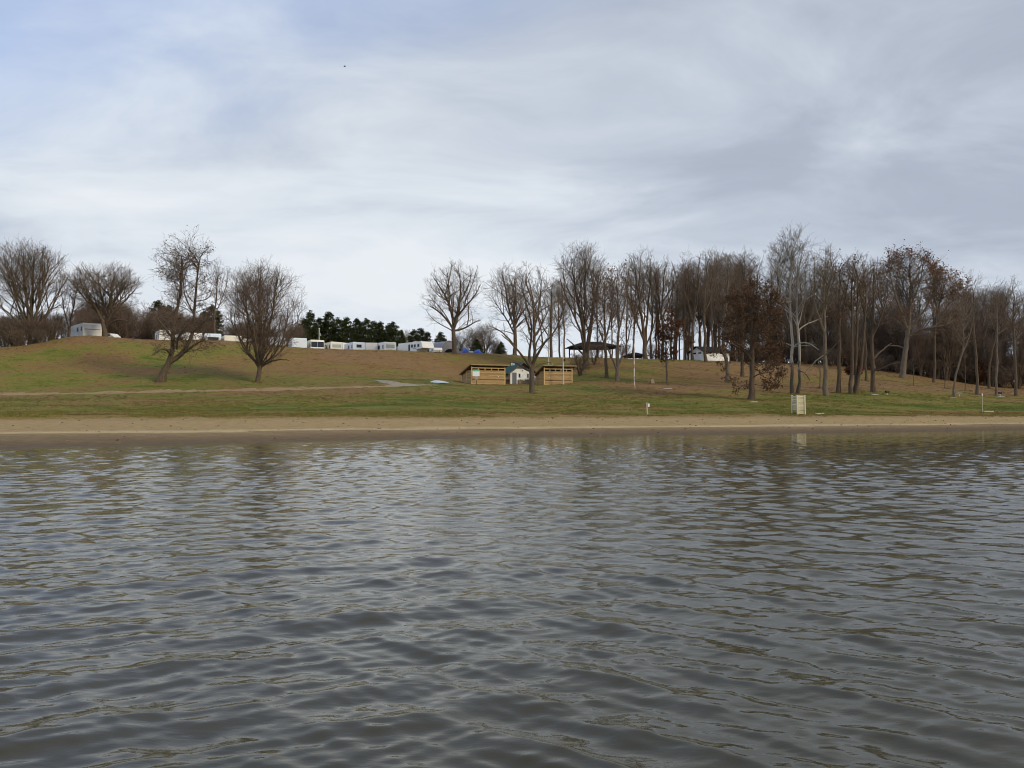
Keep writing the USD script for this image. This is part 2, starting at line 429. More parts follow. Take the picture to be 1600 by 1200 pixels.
# ------------------------------------------------------------------ the lake: waves as geometry
rng = np.random.default_rng(12)
Yr = [1.15]
while Yr[-1] < 128:
    Yr.append(Yr[-1] * 1.0050 + 0.001)
Yr = np.array(Yr)
Ur = np.linspace(-0.92, 0.92, 560)
U2, Y2 = np.meshgrid(Ur, Yr, indexing='ij')
X2 = U2 * Y2
cell = Y2 * (Ur[1] - Ur[0])
zw, dxw, dyw = np.zeros_like(X2), np.zeros_like(X2), np.zeros_like(X2)
side = 1 / (1 + np.exp(-(X2 + 0.25 + 0.03 * Y2) / (0.5 + 0.09 * Y2)))   # the two trains of a bow wave
gust = 0.75 + 0.5 * meshkit.fbm(np.stack([X2 * 0.11, Y2 * 0.07, 0 * X2], -1), 3, 31)
away = np.clip((Y2 - 5) / 12, 0, 1)                                # the bow wave fades into the wind chop
far_up = 1.0 + 0.32 * np.clip((11 - Y2) / 7, 0, 1) + 0.35 * np.clip((Y2 - 8) / 30, 0, 1)                        # short waves are lost to the mesh far out; the rest carry their slope
for train, (ang, spread, n, w) in enumerate(((120, 8, 40, (1.25 - 1.05 * side) * (1 - 0.6 * away)), (50, 8, 40, (0.20 + 1.05 * side) * (1 - 0.6 * away)), (88, 42, 64, 0.66 + 0.66 * away))):
    lam = np.exp(rng.uniform(np.log(0.085), np.log(1.2 if train < 2 else 0.75), n))
    th = np.radians(ang + rng.normal(0, spread, n))
    ph = rng.uniform(0, 2 * np.pi, n)
    for i in range(n):
        k = 2 * np.pi / lam[i]
        slope = 0.0165 * (lam[i] / 0.42) ** (0.12 if lam[i] < 0.42 else -0.30) * rng.uniform(0.5, 1.4)
        a = slope / k
        att = np.clip(lam[i] / (np.maximum(cell, Y2 * 0.005) * 2.2) - 0.8, 0, 1) * w * gust * far_up
        arg = k * (X2 * math.cos(th[i]) + Y2 * math.sin(th[i])) + ph[i]
        s, c = np.sin(arg) * att * a, np.cos(arg) * att * a
        zw += s
        dxw += c * math.cos(th[i]) * 0.8
        dyw += c * math.sin(th[i]) * 0.8
shore = np.clip((DWF(cl(CX + F * U2)) - Y2) / 2.0, 0.55, 1)
PW = np.stack([X2 + dxw * shore, Y2 + dyw * shore, zw * shore], -1).reshape(-1, 3)
ff = grid_faces(len(Ur), len(Yr))
x0, x1, y0, y1 = -0.92, 0.92, Yr[0], Yr[-1]
outer = np.array([[-900, -900], [900, -900], [900, y1], [x1 * y1, y1], [x1 * y0, y0], [x0 * y0, y0], [x0 * y1, y1], [-900, y1]], float)
of = np.array([[0, 1, 4], [1, 2, 3], [1, 3, 4], [0, 4, 5], [0, 5, 6], [0, 6, 7]])
V = np.concatenate([PW, np.c_[outer, np.full(8, -0.01)]])
obj('lake_water', (V, np.concatenate([ff, of + len(PW)])), m_water, smooth=True, kind='structure', label='rippled grey brown lake water')

# ------------------------------------------------------------------ trees
def bark(name, c0, c1, tint_random=True):
    return M(name, {
        'g': ('geometry', {}), 'mp': ('mapping', {'scale': (5.0, 5.0, 1.1)}), 'n': ('noise_texture', {'scale': 1.0, 'detail': 5.0, 'roughness': 0.7}),
        'r': ('rgb_ramp', {'ramp': [(0.28, c0), (0.72, c1)]}),
        'b': ('bump', {'strength': 0.7, 'distance': 0.05}), 'p': ('principled_bsdf', {'roughness': 0.92, 'specular_ior_level': 0.15})},
        [('g.position', 'mp.vector'), ('mp.vector', 'n.vector'), ('n.fac', 'r.fac'), ('r.color', 'p.base_color'), ('n.fac', 'b.height'), ('b.normal', 'p.normal')], surface='p.BSDF')


m_bark = bark('bark_grey_brown', (0.064, 0.047, 0.031), (0.15, 0.112, 0.074))
m_bark_pale = bark('bark_pale', (0.085, 0.067, 0.047), (0.205, 0.162, 0.115))
m_bark_dark = bark('bark_dark', (0.057, 0.041, 0.028), (0.136, 0.099, 0.064))
m_twig = bark('twig_brown', (0.102, 0.076, 0.054), (0.192, 0.145, 0.106))
m_twig_red = bark('twig_red_brown', (0.108, 0.074, 0.052), (0.198, 0.140, 0.100))
m_twig_grey = bark('twig_grey', (0.105, 0.084, 0.06), (0.19, 0.155, 0.112))
m_twig_dark = bark('twig_dark', (0.088, 0.060, 0.039), (0.159, 0.109, 0.073))
m_syc = M('sycamore_bark', {
    'g': ('geometry', {}), 'sep': ('separate_xyz', {}), 'mp': ('mapping', {'scale': (2.2, 2.2, 0.9)}), 'n': ('noise_texture', {'scale': 1.0, 'detail': 5.0, 'roughness': 0.7}),
    'z': ('map_range', {'from_min': 5.5, 'from_max': 10.5, 'to_min': -0.32, 'to_max': 0.22, 'clamp': True}), 'a': ('math', {'math_type': 'add'}),
    'r': ('rgb_ramp', {'ramp': [(0.30, (0.075, 0.058, 0.042)), (0.48, (0.13, 0.105, 0.08)), (0.54, (0.27, 0.24, 0.195)), (0.8, (0.40, 0.37, 0.31))]}),
    'p': ('principled_bsdf', {'roughness': 0.85, 'specular_ior_level': 0.2})},
    [('g.position', 'sep.vector'), ('sep.z', 'z.value'), ('g.position', 'mp.vector'), ('mp.vector', 'n.vector'), ('n.fac', 'a.value1'), ('z.result', 'a.value2'),
     ('a.value', 'r.fac'), ('r.color', 'p.base_color')], surface='p.BSDF')


def leaf_look(name, c0, c1, c2):
    return M(name, {
        'g': ('geometry', {}), 'wn': ('noise_texture', {'scale': 2.1, 'detail': 3.0, 'roughness': 0.8}), 'r': ('rgb_ramp', {'ramp': [(0.28, c0), (0.5, c1), (0.74, c2)]}),
        'd': ('diffuse_bsdf', {}), 't': ('translucent_bsdf', {}), 'mx': ('mix_closure', {'fac': 0.25})},
        [('g.position', 'wn.vector'), ('wn.fac', 'r.fac'), ('r.color', 'd.color'), ('r.color', 't.color'), ('d.BSDF', 'mx.closure1'), ('t.BSDF', 'mx.closure2')], surface='mx.closure')


m_leaf_rust = leaf_look('leaf_rust', (0.060, 0.030, 0.018), (0.125, 0.058, 0.030), (0.20, 0.098, 0.050))
m_leaf_dark = leaf_look('leaf_dark_oak', (0.065, 0.041, 0.026), (0.120, 0.072, 0.044), (0.185, 0.098, 0.058))
m_leaf_tan = leaf_look('leaf_tan', (0.115, 0.065, 0.040), (0.205, 0.115, 0.070), (0.30, 0.18, 0.11))
m_leaf_red = leaf_look('leaf_red', (0.085, 0.030, 0.022), (0.155, 0.058, 0.038), (0.22, 0.090, 0.060))
m_needle = leaf_look('pine_needles', (0.028, 0.038, 0.015), (0.060, 0.074, 0.027), (0.115, 0.125, 0.050))


def exit_distance(S, D, envs):
    """how far from S along D until the crown's envelope (ellipsoids cx,cy,cz,rx,ry,rz) is left"""
    best = np.zeros(len(S))
    for e in envs:
        c, r = np.array(e[:3]), np.array(e[3:])
        p, d = (S - c) / r, D / r
        a, b, q = (d * d).sum(1), (p * d).sum(1), (p * p).sum(1) - 1
        disc = b * b - a * q
        ok = disc > 0
        s = np.sqrt(np.where(ok, disc, 0))
        t0, t1 = (-b - s) / a, (-b + s) / a
        best = np.maximum(best, np.where(ok & (t1 > 0) & (t0 < 0.6), t1, 0))
    return best


def grow(rng, S, D, L, k, r0, r1, up, wander):
    n = len(S)
    P = np.zeros((n, k, 3))
    P[:, 0] = S
    d = D.copy()
    step = (L / (k - 1))[:, None]
    w = rng.normal(0, 1, (n, 3))
    for i in range(1, k):
        w = 0.55 * w + 0.85 * rng.normal(0, 1, (n, 3))
        d = d + wander * w + np.array([0, 0, up])
        d /= np.linalg.norm(d, axis=1, keepdims=True)
        P[:, i] = P[:, i - 1] + d * step
    t = np.linspace(0, 1, k)
    return P, r0[:, None] * (1 - t) + r1[:, None] * t


def spawn(rng, P, R, counts, t0, t1, ang, up_bias):
    """start points and directions on the parent tubes"""
    n, k, _ = P.shape
    par = np.repeat(np.arange(n), counts)
    m = len(par)
    t = (t0 + (t1 - t0) * rng.uniform(0, 1, m) ** 0.85) * (k - 1)
    i = np.minimum(t.astype(int), k - 2)
    f = (t - i)[:, None]
    S = P[par, i] * (1 - f) + P[par, i + 1] * f
    r = R[par, i] * (1 - f[:, 0]) + R[par, i + 1] * f[:, 0]
    T = P[par, i + 1] - P[par, i]
    T /= np.maximum(np.linalg.norm(T, axis=1, keepdims=True), 1e-9)
    Q = rng.normal(0, 1, (m, 3))
    Q -= (Q * T).sum(1, keepdims=True) * T
    Q[:, 2] += up_bias
    Q -= (Q * T).sum(1, keepdims=True) * T
    Q /= np.maximum(np.linalg.norm(Q, axis=1, keepdims=True), 1e-9)
    a = np.radians(rng.normal(ang, 11, m))[:, None]
    return par, S, T * np.cos(a) + Q * np.sin(a), r, t / (k - 1)


def build_tree(seed, leaders, envs, n1=1.7, t_start=0.3, ang1=48, ang2=42, n2=7, n3=6, n4=4, up=0.035, wander=0.11, twig=0.017,
               l1=(0.55, 1.0), l1min=0.8, leaves=0, leaf_size=0.20, leaf_from=0.0, thick=0.9):
    """leaders: list of (points (k,3), radii (k)). Returns (trunk mesh, crown mesh, leaf mesh or None), all real tubes."""
    rng = np.random.default_rng(seed)
    trunk, crown = [], []
    starts = []
    for pts, rad in leaders:
        pts, rad = np.asarray(pts, float), np.asarray(rad, float)
        s = np.r_[0, np.cumsum(np.linalg.norm(np.diff(pts, axis=0), axis=1))]
        k = 12
        si = np.linspace(0, s[-1] * (0.84 if rad[-1] < 0.06 else 1.0), k)
        p = (CubicSpline(s, pts)(si) if len(pts) > 2 else np.stack([np.interp(si, s, pts[:, j]) for j in range(3)], 1))
        r = np.interp(si, s, rad)
        jit = rng.normal(0, 0.04 * s[-1] / k, (k, 3))
        jit[0] = 0
        p = p + jit
        if rad[0] > 0.18 and abs(p[0, 2]) < 0.8:                         # root flare
            r[0] *= 1.35
        trunk.append(tubes(p[None], r[None] * thick, 8 if rad[0] > 0.15 else 5))
        starts.append((p, r, s[-1]))
    P = np.array([a[0] for a in starts])
    R = np.array([a[1] for a in starts])
    Ls = np.array([a[2] for a in starts])
    low = np.array([t_start if p[0, 2] < 1.2 else 0.06 for p in P])
    cnt = np.maximum((Ls * (1 - low) * n1 * 0.74).astype(int), 2)
    par, S, D, r, t = spawn(rng, P, R, cnt, 0, 1, ang1, 0.35)
    tt = low[par] + (1 - low[par]) * t * 0.98            # resample inside the crown
    i = np.minimum((tt * 11).astype(int), 10)
    fr = (tt * 11 - i)[:, None]
    S = P[par, i] * (1 - fr) + P[par, i + 1] * fr
    r = R[par, i] * (1 - fr[:, 0]) + R[par, i + 1] * fr[:, 0]
    # a tip continues every leader
    td = (P[:, -1] - P[:, -2]) / np.linalg.norm(P[:, -1] - P[:, -2], axis=1, keepdims=True)
    for q in range(4):
        D = np.concatenate([D, td + (rng.normal(0, 0.42, td.shape) if q else rng.normal(0, 0.1, td.shape))])
        S = np.concatenate([S, P[:, -1] if q < 2 else P[:, -2]])
        r = np.concatenate([r, R[:, -1] * 1.15])
    D /= np.linalg.norm(D, axis=1, keepdims=True)
    e = exit_distance(S, D, envs)
    L = np.maximum(e * rng.uniform(l1[0], l1[1], len(S)), l1min)
    keep = (e > 0.3)
    S, D, r, L = S[keep], D[keep], r[keep], L[keep]
    r1 = np.minimum(np.clip(L * 0.019, 0.03, 0.17), r * 0.78) * thick
    P1, R1 = grow(rng, S, D, L, 7, r1, np.maximum(r1 * 0.25, 0.012), up, wander)
    trunk.append(tubes(P1, R1, 5))
    # second order
    c = np.clip((0.76 * n2 * (0.35 + L / 4.5)), 2, 17).astype(int)
    par, S, D, r, t = spawn(rng, P1, R1, c, 0.18, 1.0, ang2, 0.08)
    e = exit_distance(S, D, envs)
    L2 = np.clip(np.minimum(L[par] * rng.uniform(0.28, 0.62, len(par)) * (1.12 - 0.5 * t), e * rng.uniform(0.7, 1.08, len(par))), 0.45, 6)
    r2 = np.minimum(np.clip(L2 * 0.017, 0.02, 0.06), r * 0.85) * thick
    P2, R2 = grow(rng, S, D, L2, 4, r2, np.full(len(S), 0.012) * thick, up, wander * 1.3)
    crown.append(tubes(P2, R2, 3))
    # twigs
    c = np.clip((0.72 * n3 * (0.4 + L2 / 2.0)), 2, 12).astype(int)
    twig = twig * 0.80
    par, S, D, r, t = spawn(rng, P2, R2, c, 0.15, 1.0, 42, 0.05)
    L3 = np.clip(L2[par] * rng.uniform(0.35, 0.85, len(par)), 0.4, 2.0)
    mid = S + D * (L3 * 0.5)[:, None]
    D3 = D + rng.normal(0, 0.22, D.shape) + np.array([0, 0, up * 2])
    D3 /= np.linalg.norm(D3, axis=1, keepdims=True)
    end = mid + D3 * (L3 * 0.5)[:, None]
    P3, R3 = np.stack([S, mid, end], 1), np.stack([np.full(len(S), twig * 0.95), np.full(len(S), twig * 0.75), np.full(len(S), twig * 0.45)], 1)
    crown.append(tubes(P3, R3, 3))
    if n4:
        c = rng.poisson(n4 * 0.55, len(P3))
        par, S, D, r, t = spawn(rng, P3, R3, c, 0.2, 1.0, 42, 0.15)
        L4 = np.clip(L3[par] * rng.uniform(0.3, 0.7, len(par)), 0.2, 0.9)
        E = S + D * L4[:, None]
        crown.append(cones(S, E, np.full(len(S), twig * 0.75)))
    else:
        E = end
    lv = None
    if leaves:
        idx = rng.integers(0, len(E), leaves)
        c = E[idx] + rng.normal(0, 0.16, (leaves, 3))
        if leaf_from:                                                   # only towards the rim of the crown
            q = np.min([(((c - np.array(e[:3])) / np.array(e[3:])) ** 2).sum(1) for e in envs], axis=0)
            c = c[(q > leaf_from)]
        n = len(c)
        a = rng.normal(0, 1, (n, 3)); a /= np.linalg.norm(a, axis=1, keepdims=True)
        b = rng.normal(0, 1, (n, 3)); b -= (b * a).sum(1, keepdims=True) * a; b /= np.linalg.norm(b, axis=1, keepdims=True)
        s = leaf_size * rng.uniform(0.6, 1.4, n)[:, None]
        v = np.stack([c - a * s, c + b * s * 0.55, c + a * s, c - b * s * 0.55], 1).reshape(-1, 3)
        j = np.arange(n)[:, None] * 4
        lv = (v, np.concatenate([j + [0, 1, 2], j + [0, 2, 3]]))
    return join(trunk), join(crown), lv


FEET = []


def put_tree(name, loc, parts, mats, rz=0.0, label=None, cat='tree', group=None):
    FEET.append(np.asarray(loc, float))
    t = thing(name, loc, rz, label, cat, group)
    obj('trunk', parts[0], mats[0], t, smooth=50)
    obj('crown', parts[1], mats[1], t, smooth=False)
    if parts[2] is not None:
        obj('leaves', parts[2], mats[2], t)
    return t


def photo_tree(seed, name, base, leaders, envs, mats, label, d=None, group=None, sink=0.25, **kw):
    """A tree of the photograph: base, limbs and crown outline are read off as columns and rows and set at the tree's own distance.
    leaders: lists of (column, row, metres nearer or farther, radius)."""
    b = onray(*base) if d is None else at(base[0], d)
    d = b[1]
    rng = np.random.default_rng(seed + 1000)

    def w(X, Y, o):
        return np.array([(X - CX) / F * (d + o), d + o, CAMH + (HY - Y) / F * (d + o)]) - b
    ls = []
    for ld in leaders:
        pts = np.array([w(q[0], q[1], q[2]) for q in ld])
        rad = np.array([q[3] for q in ld])
        if abs(pts[0, 2]) < 1.5 and ld is leaders[0]:
            pts[0, 2] = -sink
        ls.append((pts, rad))
    es = [(*w(e[0], e[1], e[4] if len(e) > 4 else 0.0), e[2] / F * d, 0.85 * max(e[2], 0.55 * e[3]) / F * d, e[3] / F * d) for e in envs]
    return put_tree(name, b, build_tree(seed, ls, es, **kw), mats, 0, label, 'tree', group)


BROWN = (m_bark, m_twig, m_leaf_rust)
PALE = (m_bark_pale, m_twig_grey, m_leaf_rust)
DARK = (m_bark_dark, m_twig_dark, m_leaf_dark)
REDDISH = (m_bark, m_twig_red, m_leaf_rust)

# --- left: trees on and before the crest
photo_tree(1, 'bare_tree', (46, 529), [[(46, 530, 0, .5), (44, 505, 0, .36), (36, 450, 1, .2), (28, 388, 1, .05)],
    [(47, 520, 0, .3), (56, 480, -1, .22), (68, 430, -2, .13), (78, 395, -2, .04)], [(45, 520, 0, .28), (30, 485, 1, .2), (8, 440, 2, .12), (-8, 410, 2, .04)],
    [(46, 515, 0, .25), (48, 460, 2, .18), (50, 385, 3, .04)], [(48, 518, 0, .22), (75, 485, 1, .16), (95, 445, 2, .05)], [(44, 518, 0, .22), (12, 490, -1, .15), (-22, 460, -2, .05)],
    [(46, 512, 0, .22), (62, 455, 1, .14), (60, 392, 1, .04)], [(45, 512, 0, .2), (20, 460, -2, .13), (14, 400, -2, .04)]],
    [(38, 452, 70, 78)], BROWN, 'large bare many-stemmed tree at the far left edge above the brush', d=156, ang1=36, ang2=36, up=0.07, n1=1.15, n3=5, n4=3, twig=.018, t_start=.2)
photo_tree(2, 'bare_tree', (163, 525), [[(163, 526, 0, .62), (161, 512, 0, .5), (158, 500, 0, .42)],
    [(160, 506, 0, .34), (146, 480, -1, .25), (128, 450, -2, .14), (120, 418, -2, .04)], [(159, 502, 0, .3), (158, 470, 1, .2), (150, 435, 1, .12), (148, 418, 1, .04)],
    [(160, 506, 0, .26), (138, 474, 1, .2), (114, 445, 2, .12), (104, 420, 2, .04)], [(163, 505, 0, .3), (172, 480, 1, .24), (186, 455, 1, .15), (197, 425, 2, .04)], [(164, 506, 0, .28), (184, 478, -1, .2), (206, 455, -1, .1), (216, 440, -1, .04)],
    [(160, 498, 0, .26), (170, 465, 2, .16), (176, 428, 2, .04)], [(164, 512, 0, .26), (180, 500, -1, .22), (198, 502, -2, .1)]],
    [(160, 455, 64, 46)], BROWN, 'spreading bare tree with a forked trunk just right of the lone white trailer', d=161, ang1=45, up=0.07, n1=1.8, twig=.017, t_start=.6)
photo_tree(3, 'bare_tree', (106, 522), [[(106, 523, 0, .2), (109, 495, 0, .16), (116, 460, 0, .1), (121, 425, 0, .03)], [(107, 515, 0, .14), (97, 480, 1, .1), (92, 450, 1, .03)]],
    [(112, 455, 26, 42)], (m_bark_dark, m_twig_red, None), 'slender dark leaning tree left of the lone white trailer', d=163, ang1=35, n1=2.2, twig=.016)
photo_tree(4, 'bare_tree', (252, 597), [[(250, 598, 0, .70), (256, 580, 0, .58), (264, 564, 0, .48), (268, 550, 0, .38), (268, 517, 0, .30), (277, 475, 0, .23), (281, 415, 0, .17), (282, 366, 0, .05)],
    [(264, 566, 0, .42), (280, 556, .5, .38), (296, 531, 1, .3), (302, 475, 1.5, .22), (307.5, 420, 1.5, .13), (313, 373, 1.5, .04)],
    [(268, 556, 0, .25), (252, 545, -2, .18), (236, 556, -3, .07)], [(270, 530, 0, .22), (250, 505, -2, .16), (238, 490, -3, .05)],
    [(281, 556, .5, .22), (302, 540, -1, .16), (322, 528, -2, .05)], [(297, 520, 1, .2), (320, 500, 0, .13), (330, 490, 0, .04)], [(275, 545, 0, .2), (285, 515, -3, .15), (300, 500, -4, .04)]],
    [(283, 405, 36, 46), (262, 425, 32, 40), (312, 400, 29, 41), (292, 450, 56, 44), (268, 525, 44, 38), (312, 522, 34, 36)], (m_bark, m_twig, m_leaf_dark),
    'tall old leaning tree with a split gnarled trunk on the left lawn', ang1=58, ang2=50, n1=2.9, wander=.2, up=.02, twig=.021, t_start=.3, n2=10, n3=7, n4=4, leaves=2600, leaf_size=.11)
photo_tree(5, 'bare_tree', (335, 535), [[(334, 545, 0, .26), (334, 500, 0, .22), (337, 450, 0, .14), (341, 402, 0, .04)], [(335, 490, 0, .14), (350, 450, 1, .1), (356, 425, 1, .03)]],
    [(338, 430, 20, 30), (340, 468, 26, 26)], BROWN, 'thin bare tree rising behind the trailers between the two lawn trees', d=196, n1=1.9, twig=.02, t_start=.35)
photo_tree(6, 'bare_tree', (402, 598), [[(401, 599, 0, .46), (404, 585, 0, .38), (406, 571, 0, .34)], [(406, 573, 0, .26), (404, 530, 0, .2), (404, 470, .5, .12), (405, 415, .5, .03)],
    [(406, 572, 0, .22), (396, 540, 1, .17), (384, 480, 2, .1), (376, 428, 2, .03)], [(407, 572, 0, .22), (416, 535, -1, .17), (426, 475, -2, .1), (432, 425, -2, .03)],
    [(404, 572, 0, .2), (392, 556, -1, .16), (374, 528, -2, .09), (354, 492, -2, .03)], [(408, 572, 0, .2), (428, 558, 1, .16), (452, 530, 2, .09), (468, 490, 2, .03)],
    [(408, 573, 0, .18), (425, 564, -1, .13), (446, 562, -2, .08), (462, 566, -2, .03)], [(405, 571, 0, .18), (398, 535, -3, .13), (392, 470, -5, .03)], [(407, 571, 0, .18), (412, 530, 3, .13), (416, 450, 5, .03)],
    [(403, 574, 0, .15), (385, 552, 2, .1), (372, 545, 3, .03)], [(407, 571, 0, .16), (436, 540, -3, .1), (450, 460, -4, .03)], [(405, 571, 0, .16), (376, 535, 3, .1), (362, 465, 4, .03)]],
    [(410, 478, 69, 73), (412, 520, 62, 50)], (m_bark, m_twig_red, None), 'round crowned bare tree with a short pale trunk on the left lawn', ang1=40, ang2=38, up=.045, n1=1.9, n2=8, n3=6, n4=3, twig=.016, wander=.09, l1=(.5, .88))
# --- centre
photo_tree(7, 'bare_tree', (709, 553), [[(710, 554, 0, .55), (709, 530, 0, .46), (708, 512, 0, .42)], [(708, 514, 0, .3), (696, 497, -1, .24), (679, 482, -2, .15), (663, 474, -3, .05)],
    [(708, 505, 0, .3), (696, 463, 1, .2), (679, 436, 1, .1), (668, 424, 1, .03)], [(709, 512, 0, .36), (717, 480, 0, .26), (719, 445, 0, .15), (716, 412, 0, .04)],
    [(714, 495, 0, .26), (726, 480, -1, .2), (742, 460, -2, .12), (754, 432, -2, .04)], [(709, 516, 0, .26), (724, 513, 1, .2), (740, 504, 2, .11), (754, 498, 2, .04)],
    [(702, 485, 0, .2), (700, 440, -2, .12), (698, 415, -3, .03)], [(719, 470, 0, .18), (733, 440, 2, .1), (738, 418, 2, .03)]],
    [(707, 470, 53, 65)], (m_bark, m_twig, None), 'lone bare tree on the crest left of the blue tarps', ang1=44, ang2=42, n1=1.5, n2=6, n3=5, n4=3, up=.05, twig=.017)
photo_tree(8, 'bare_tree', (804, 556), [[(804, 566, 0, .5), (805, 530, 0, .42), (804, 506, 0, .36)], [(804, 540, 0, .22), (790, 524, -1, .18), (774, 513, -2, .12), (756, 508, -3, .04)],
    [(804, 510, 0, .28), (796, 488, 0, .22), (789, 445, 1, .13), (779, 414, 1, .03)], [(805, 508, 0, .28), (813, 492, -1, .2), (825, 476, -2, .11), (836, 455, -2, .03)],
    [(804, 506, 0, .26), (805, 470, 2, .17), (806, 420, 3, .03)], [(803, 520, 0, .2), (786, 490, 1, .13), (768, 465, 1, .03)]],
    [(796, 464, 46, 58), (775, 505, 24, 18)], (m_bark, m_twig, None), 'bare tree on the crest rising behind the green roofed hut', d=180, ang1=46, n1=1.6, n2=6, n3=5, n4=3, twig=.018)
photo_tree(9, 'bare_tree', (831, 615), [[(831, 616, 0, .46), (831, 595, 0, .40), (830.5, 574, 0, .37)], [(830, 576, 0, .22), (820, 561, -1, .19), (808, 546, -2, .14), (791, 529, -3, .09), (771, 514, -3, .03)],
    [(830, 572, 0, .24), (827, 552, 0, .2), (831, 527, .5, .15), (824, 480, 1, .1), (812, 420, 1, .03)], [(831, 574, 0, .28), (835, 550, 0, .25), (835, 510, 0, .2), (831, 466, 0, .13), (820, 434, 0, .08), (822, 408, 0, .03)],
    [(832, 570, 0, .24), (842, 550, -1, .2), (857, 529, -2, .14), (875, 518, -2, .05)], [(835, 512, 0, .18), (843, 475, 1, .12), (846, 425, 1, .03)],
    [(829, 580, 0, .16), (818, 575, 1, .13), (805, 567, 2, .09), (787, 569, 2, .03)], [(833, 576, 0, .12), (848, 568, 1, .1), (868, 567, 2, .03)], [(835, 525, 0, .18), (850, 500, 2, .1), (862, 470, 2, .03)]],
    [(832, 475, 52, 70), (800, 525, 40, 26), (860, 530, 34, 26)], (m_bark, m_twig, None), 'dark bare tree standing in front of the green roofed hut', ang1=50, n1=1.5, n2=6, n3=5, n4=3, up=.04, wander=.14, twig=.015)
photo_tree(10, 'bare_tree', (861, 560), [[(861, 572, 0, .4), (861, 520, 0, .33), (862, 460, 0, .16), (864, 432, 0, .04)], [(861, 525, 0, .2), (875, 500, 1, .13), (884, 470, 1, .04)], [(861, 530, 0, .18), (846, 505, -1, .12), (838, 480, -1, .03)]],
    [(862, 485, 32, 56)], (m_bark_dark, m_twig, None), 'shorter dark bare tree behind the roof of the right hand wooden shed', d=186, n1=1.9, n2=6, n4=3, twig=.018, t_start=.35)
photo_tree(11, 'bare_tree', (914, 577), [[(915, 578, 0, .6), (914, 540, 0, .45), (907, 486, -.5, .28), (897, 435, -1, .15), (891, 392, -1, .04)], [(917, 570, 0, .4), (922, 510, 1, .28), (931, 460, 1, .17), (942, 405, 1, .04)],
    [(914, 560, 0, .35), (913, 490, 1, .24), (915, 430, 2, .14), (914, 384, 2, .04)], [(914, 550, 0, .28), (900, 500, -2, .18), (880, 450, -3, .1), (872, 410, -3, .03)], [(917, 555, 0, .25), (926, 500, -2, .18), (928, 430, -3, .04)],
    [(912, 555, 0, .22), (898, 540, 1, .15), (880, 525, 2, .05)]],
    [(909, 450, 46, 74)], (m_bark_dark, m_twig, None), 'tall dark many-stemmed tree in front of the left end of the open pavilion', n1=1.6, ang1=36, n2=7, up=.06, twig=.018, t_start=.3)
photo_tree(12, 'bare_tree', (948, 591), [[(948, 592, 0, .34), (946, 540, 0, .27), (945, 490, 0, .18), (948, 420, 0, .04)], [(946, 530, 0, .17), (957, 480, 1, .12), (960, 430, 1, .03)], [(946, 540, 0, .15), (934, 505, -1, .1), (927, 470, -1, .03)]],
    [(945, 480, 27, 68)], (m_bark, m_twig_red, m_leaf_dark), 'reddish brown twiggy tree with a straight trunk before the pavilion', n1=2.2, n2=6, n4=3, twig=.016, leaves=1500, leaf_size=.13)
photo_tree(13, 'bare_tree', (965, 597), [[(965, 598, 0, .38), (964, 578, 0, .32), (966, 535, 0, .24), (966, 485, 0, .16), (964, 415, 0, .04)], [(964, 578, 0, .2), (955, 556, -1, .15), (945, 535, -2, .04)],
    [(965, 573, 0, .2), (974, 553, 1, .16), (984, 520, 1, .1), (990, 470, 1, .03)], [(966, 520, 0, .16), (978, 470, -1, .1), (982, 430, -1, .03)]],
    [(966, 485, 30, 74)], (m_bark_pale, m_twig_red, m_leaf_dark), 'tree with a pale forked trunk left of the tall rusty flagpole', n1=2.0, n2=6, n4=3, twig=.016, leaves=1200, leaf_size=.13)
photo_tree(14, 'bare_tree', (1008, 558), [[(1009, 561, 0, .5), (1006, 515, 0, .38), (999, 465, 0, .22), (992, 390, 0, .04)], [(1008, 550, 0, .34), (1012, 495, 1, .24), (1017, 440, 1, .14), (1016, 395, 1, .03)], [(1006, 530, 0, .25), (988, 480, -1, .15), (976, 430, -1, .04)],
    [(1010, 540, 0, .2), (1024, 500, 1, .12), (1030, 465, 1, .03)]],
    [(1000, 445, 36, 62)], (m_bark_dark, m_twig, None), 'big dark forked tree on the crest right of the flagpole', n1=1.6, ang1=40, n2=6, n4=3, twig=.019, t_start=.35)
photo_tree(15, 'bare_tree', (1035, 560), [[(1035, 562, 0, .36), (1035, 500, 0, .28), (1029, 460, 0, .18), (1019, 405, 0, .04)], [(1035, 505, 0, .22), (1045, 472, 1, .15), (1057, 440, 1, .08), (1062, 410, 1, .03)], [(1034, 490, 0, .16), (1038, 440, -1, .1), (1040, 405, -1, .03)]],
    [(1037, 450, 34, 50)], (m_bark, m_twig, None), 'bare tree with a high fork directly left of the rust leaved oak', n1=1.6, ang1=40, n2=6, n3=5, n4=3, twig=.018, t_start=.5)
photo_tree(16, 'oak_tree', (1042, 599), [[(1042, 600, 0, .22), (1042, 575, 0, .17), (1041, 535, 0, .11), (1046, 490, 0, .03)], [(1041, 555, 0, .1), (1054, 525, 0, .07), (1068, 508, 0, .02)], [(1042, 560, 0, .09), (1060, 548, -1, .06), (1078, 542, -1, .02)], [(1041, 560, 0, .09), (1030, 540, 1, .06), (1027, 520, 1, .02)]],
    [(1046, 520, 20, 38), (1068, 532, 24, 14), (1042, 560, 18, 22)], (m_bark_pale, m_twig_red, m_leaf_rust), 'small oak holding rust coloured leaves left of the white walled building', n1=3.4, n2=6, n4=2, twig=.014, leaves=2600, leaf_size=.16, t_start=.25, l1min=.6)
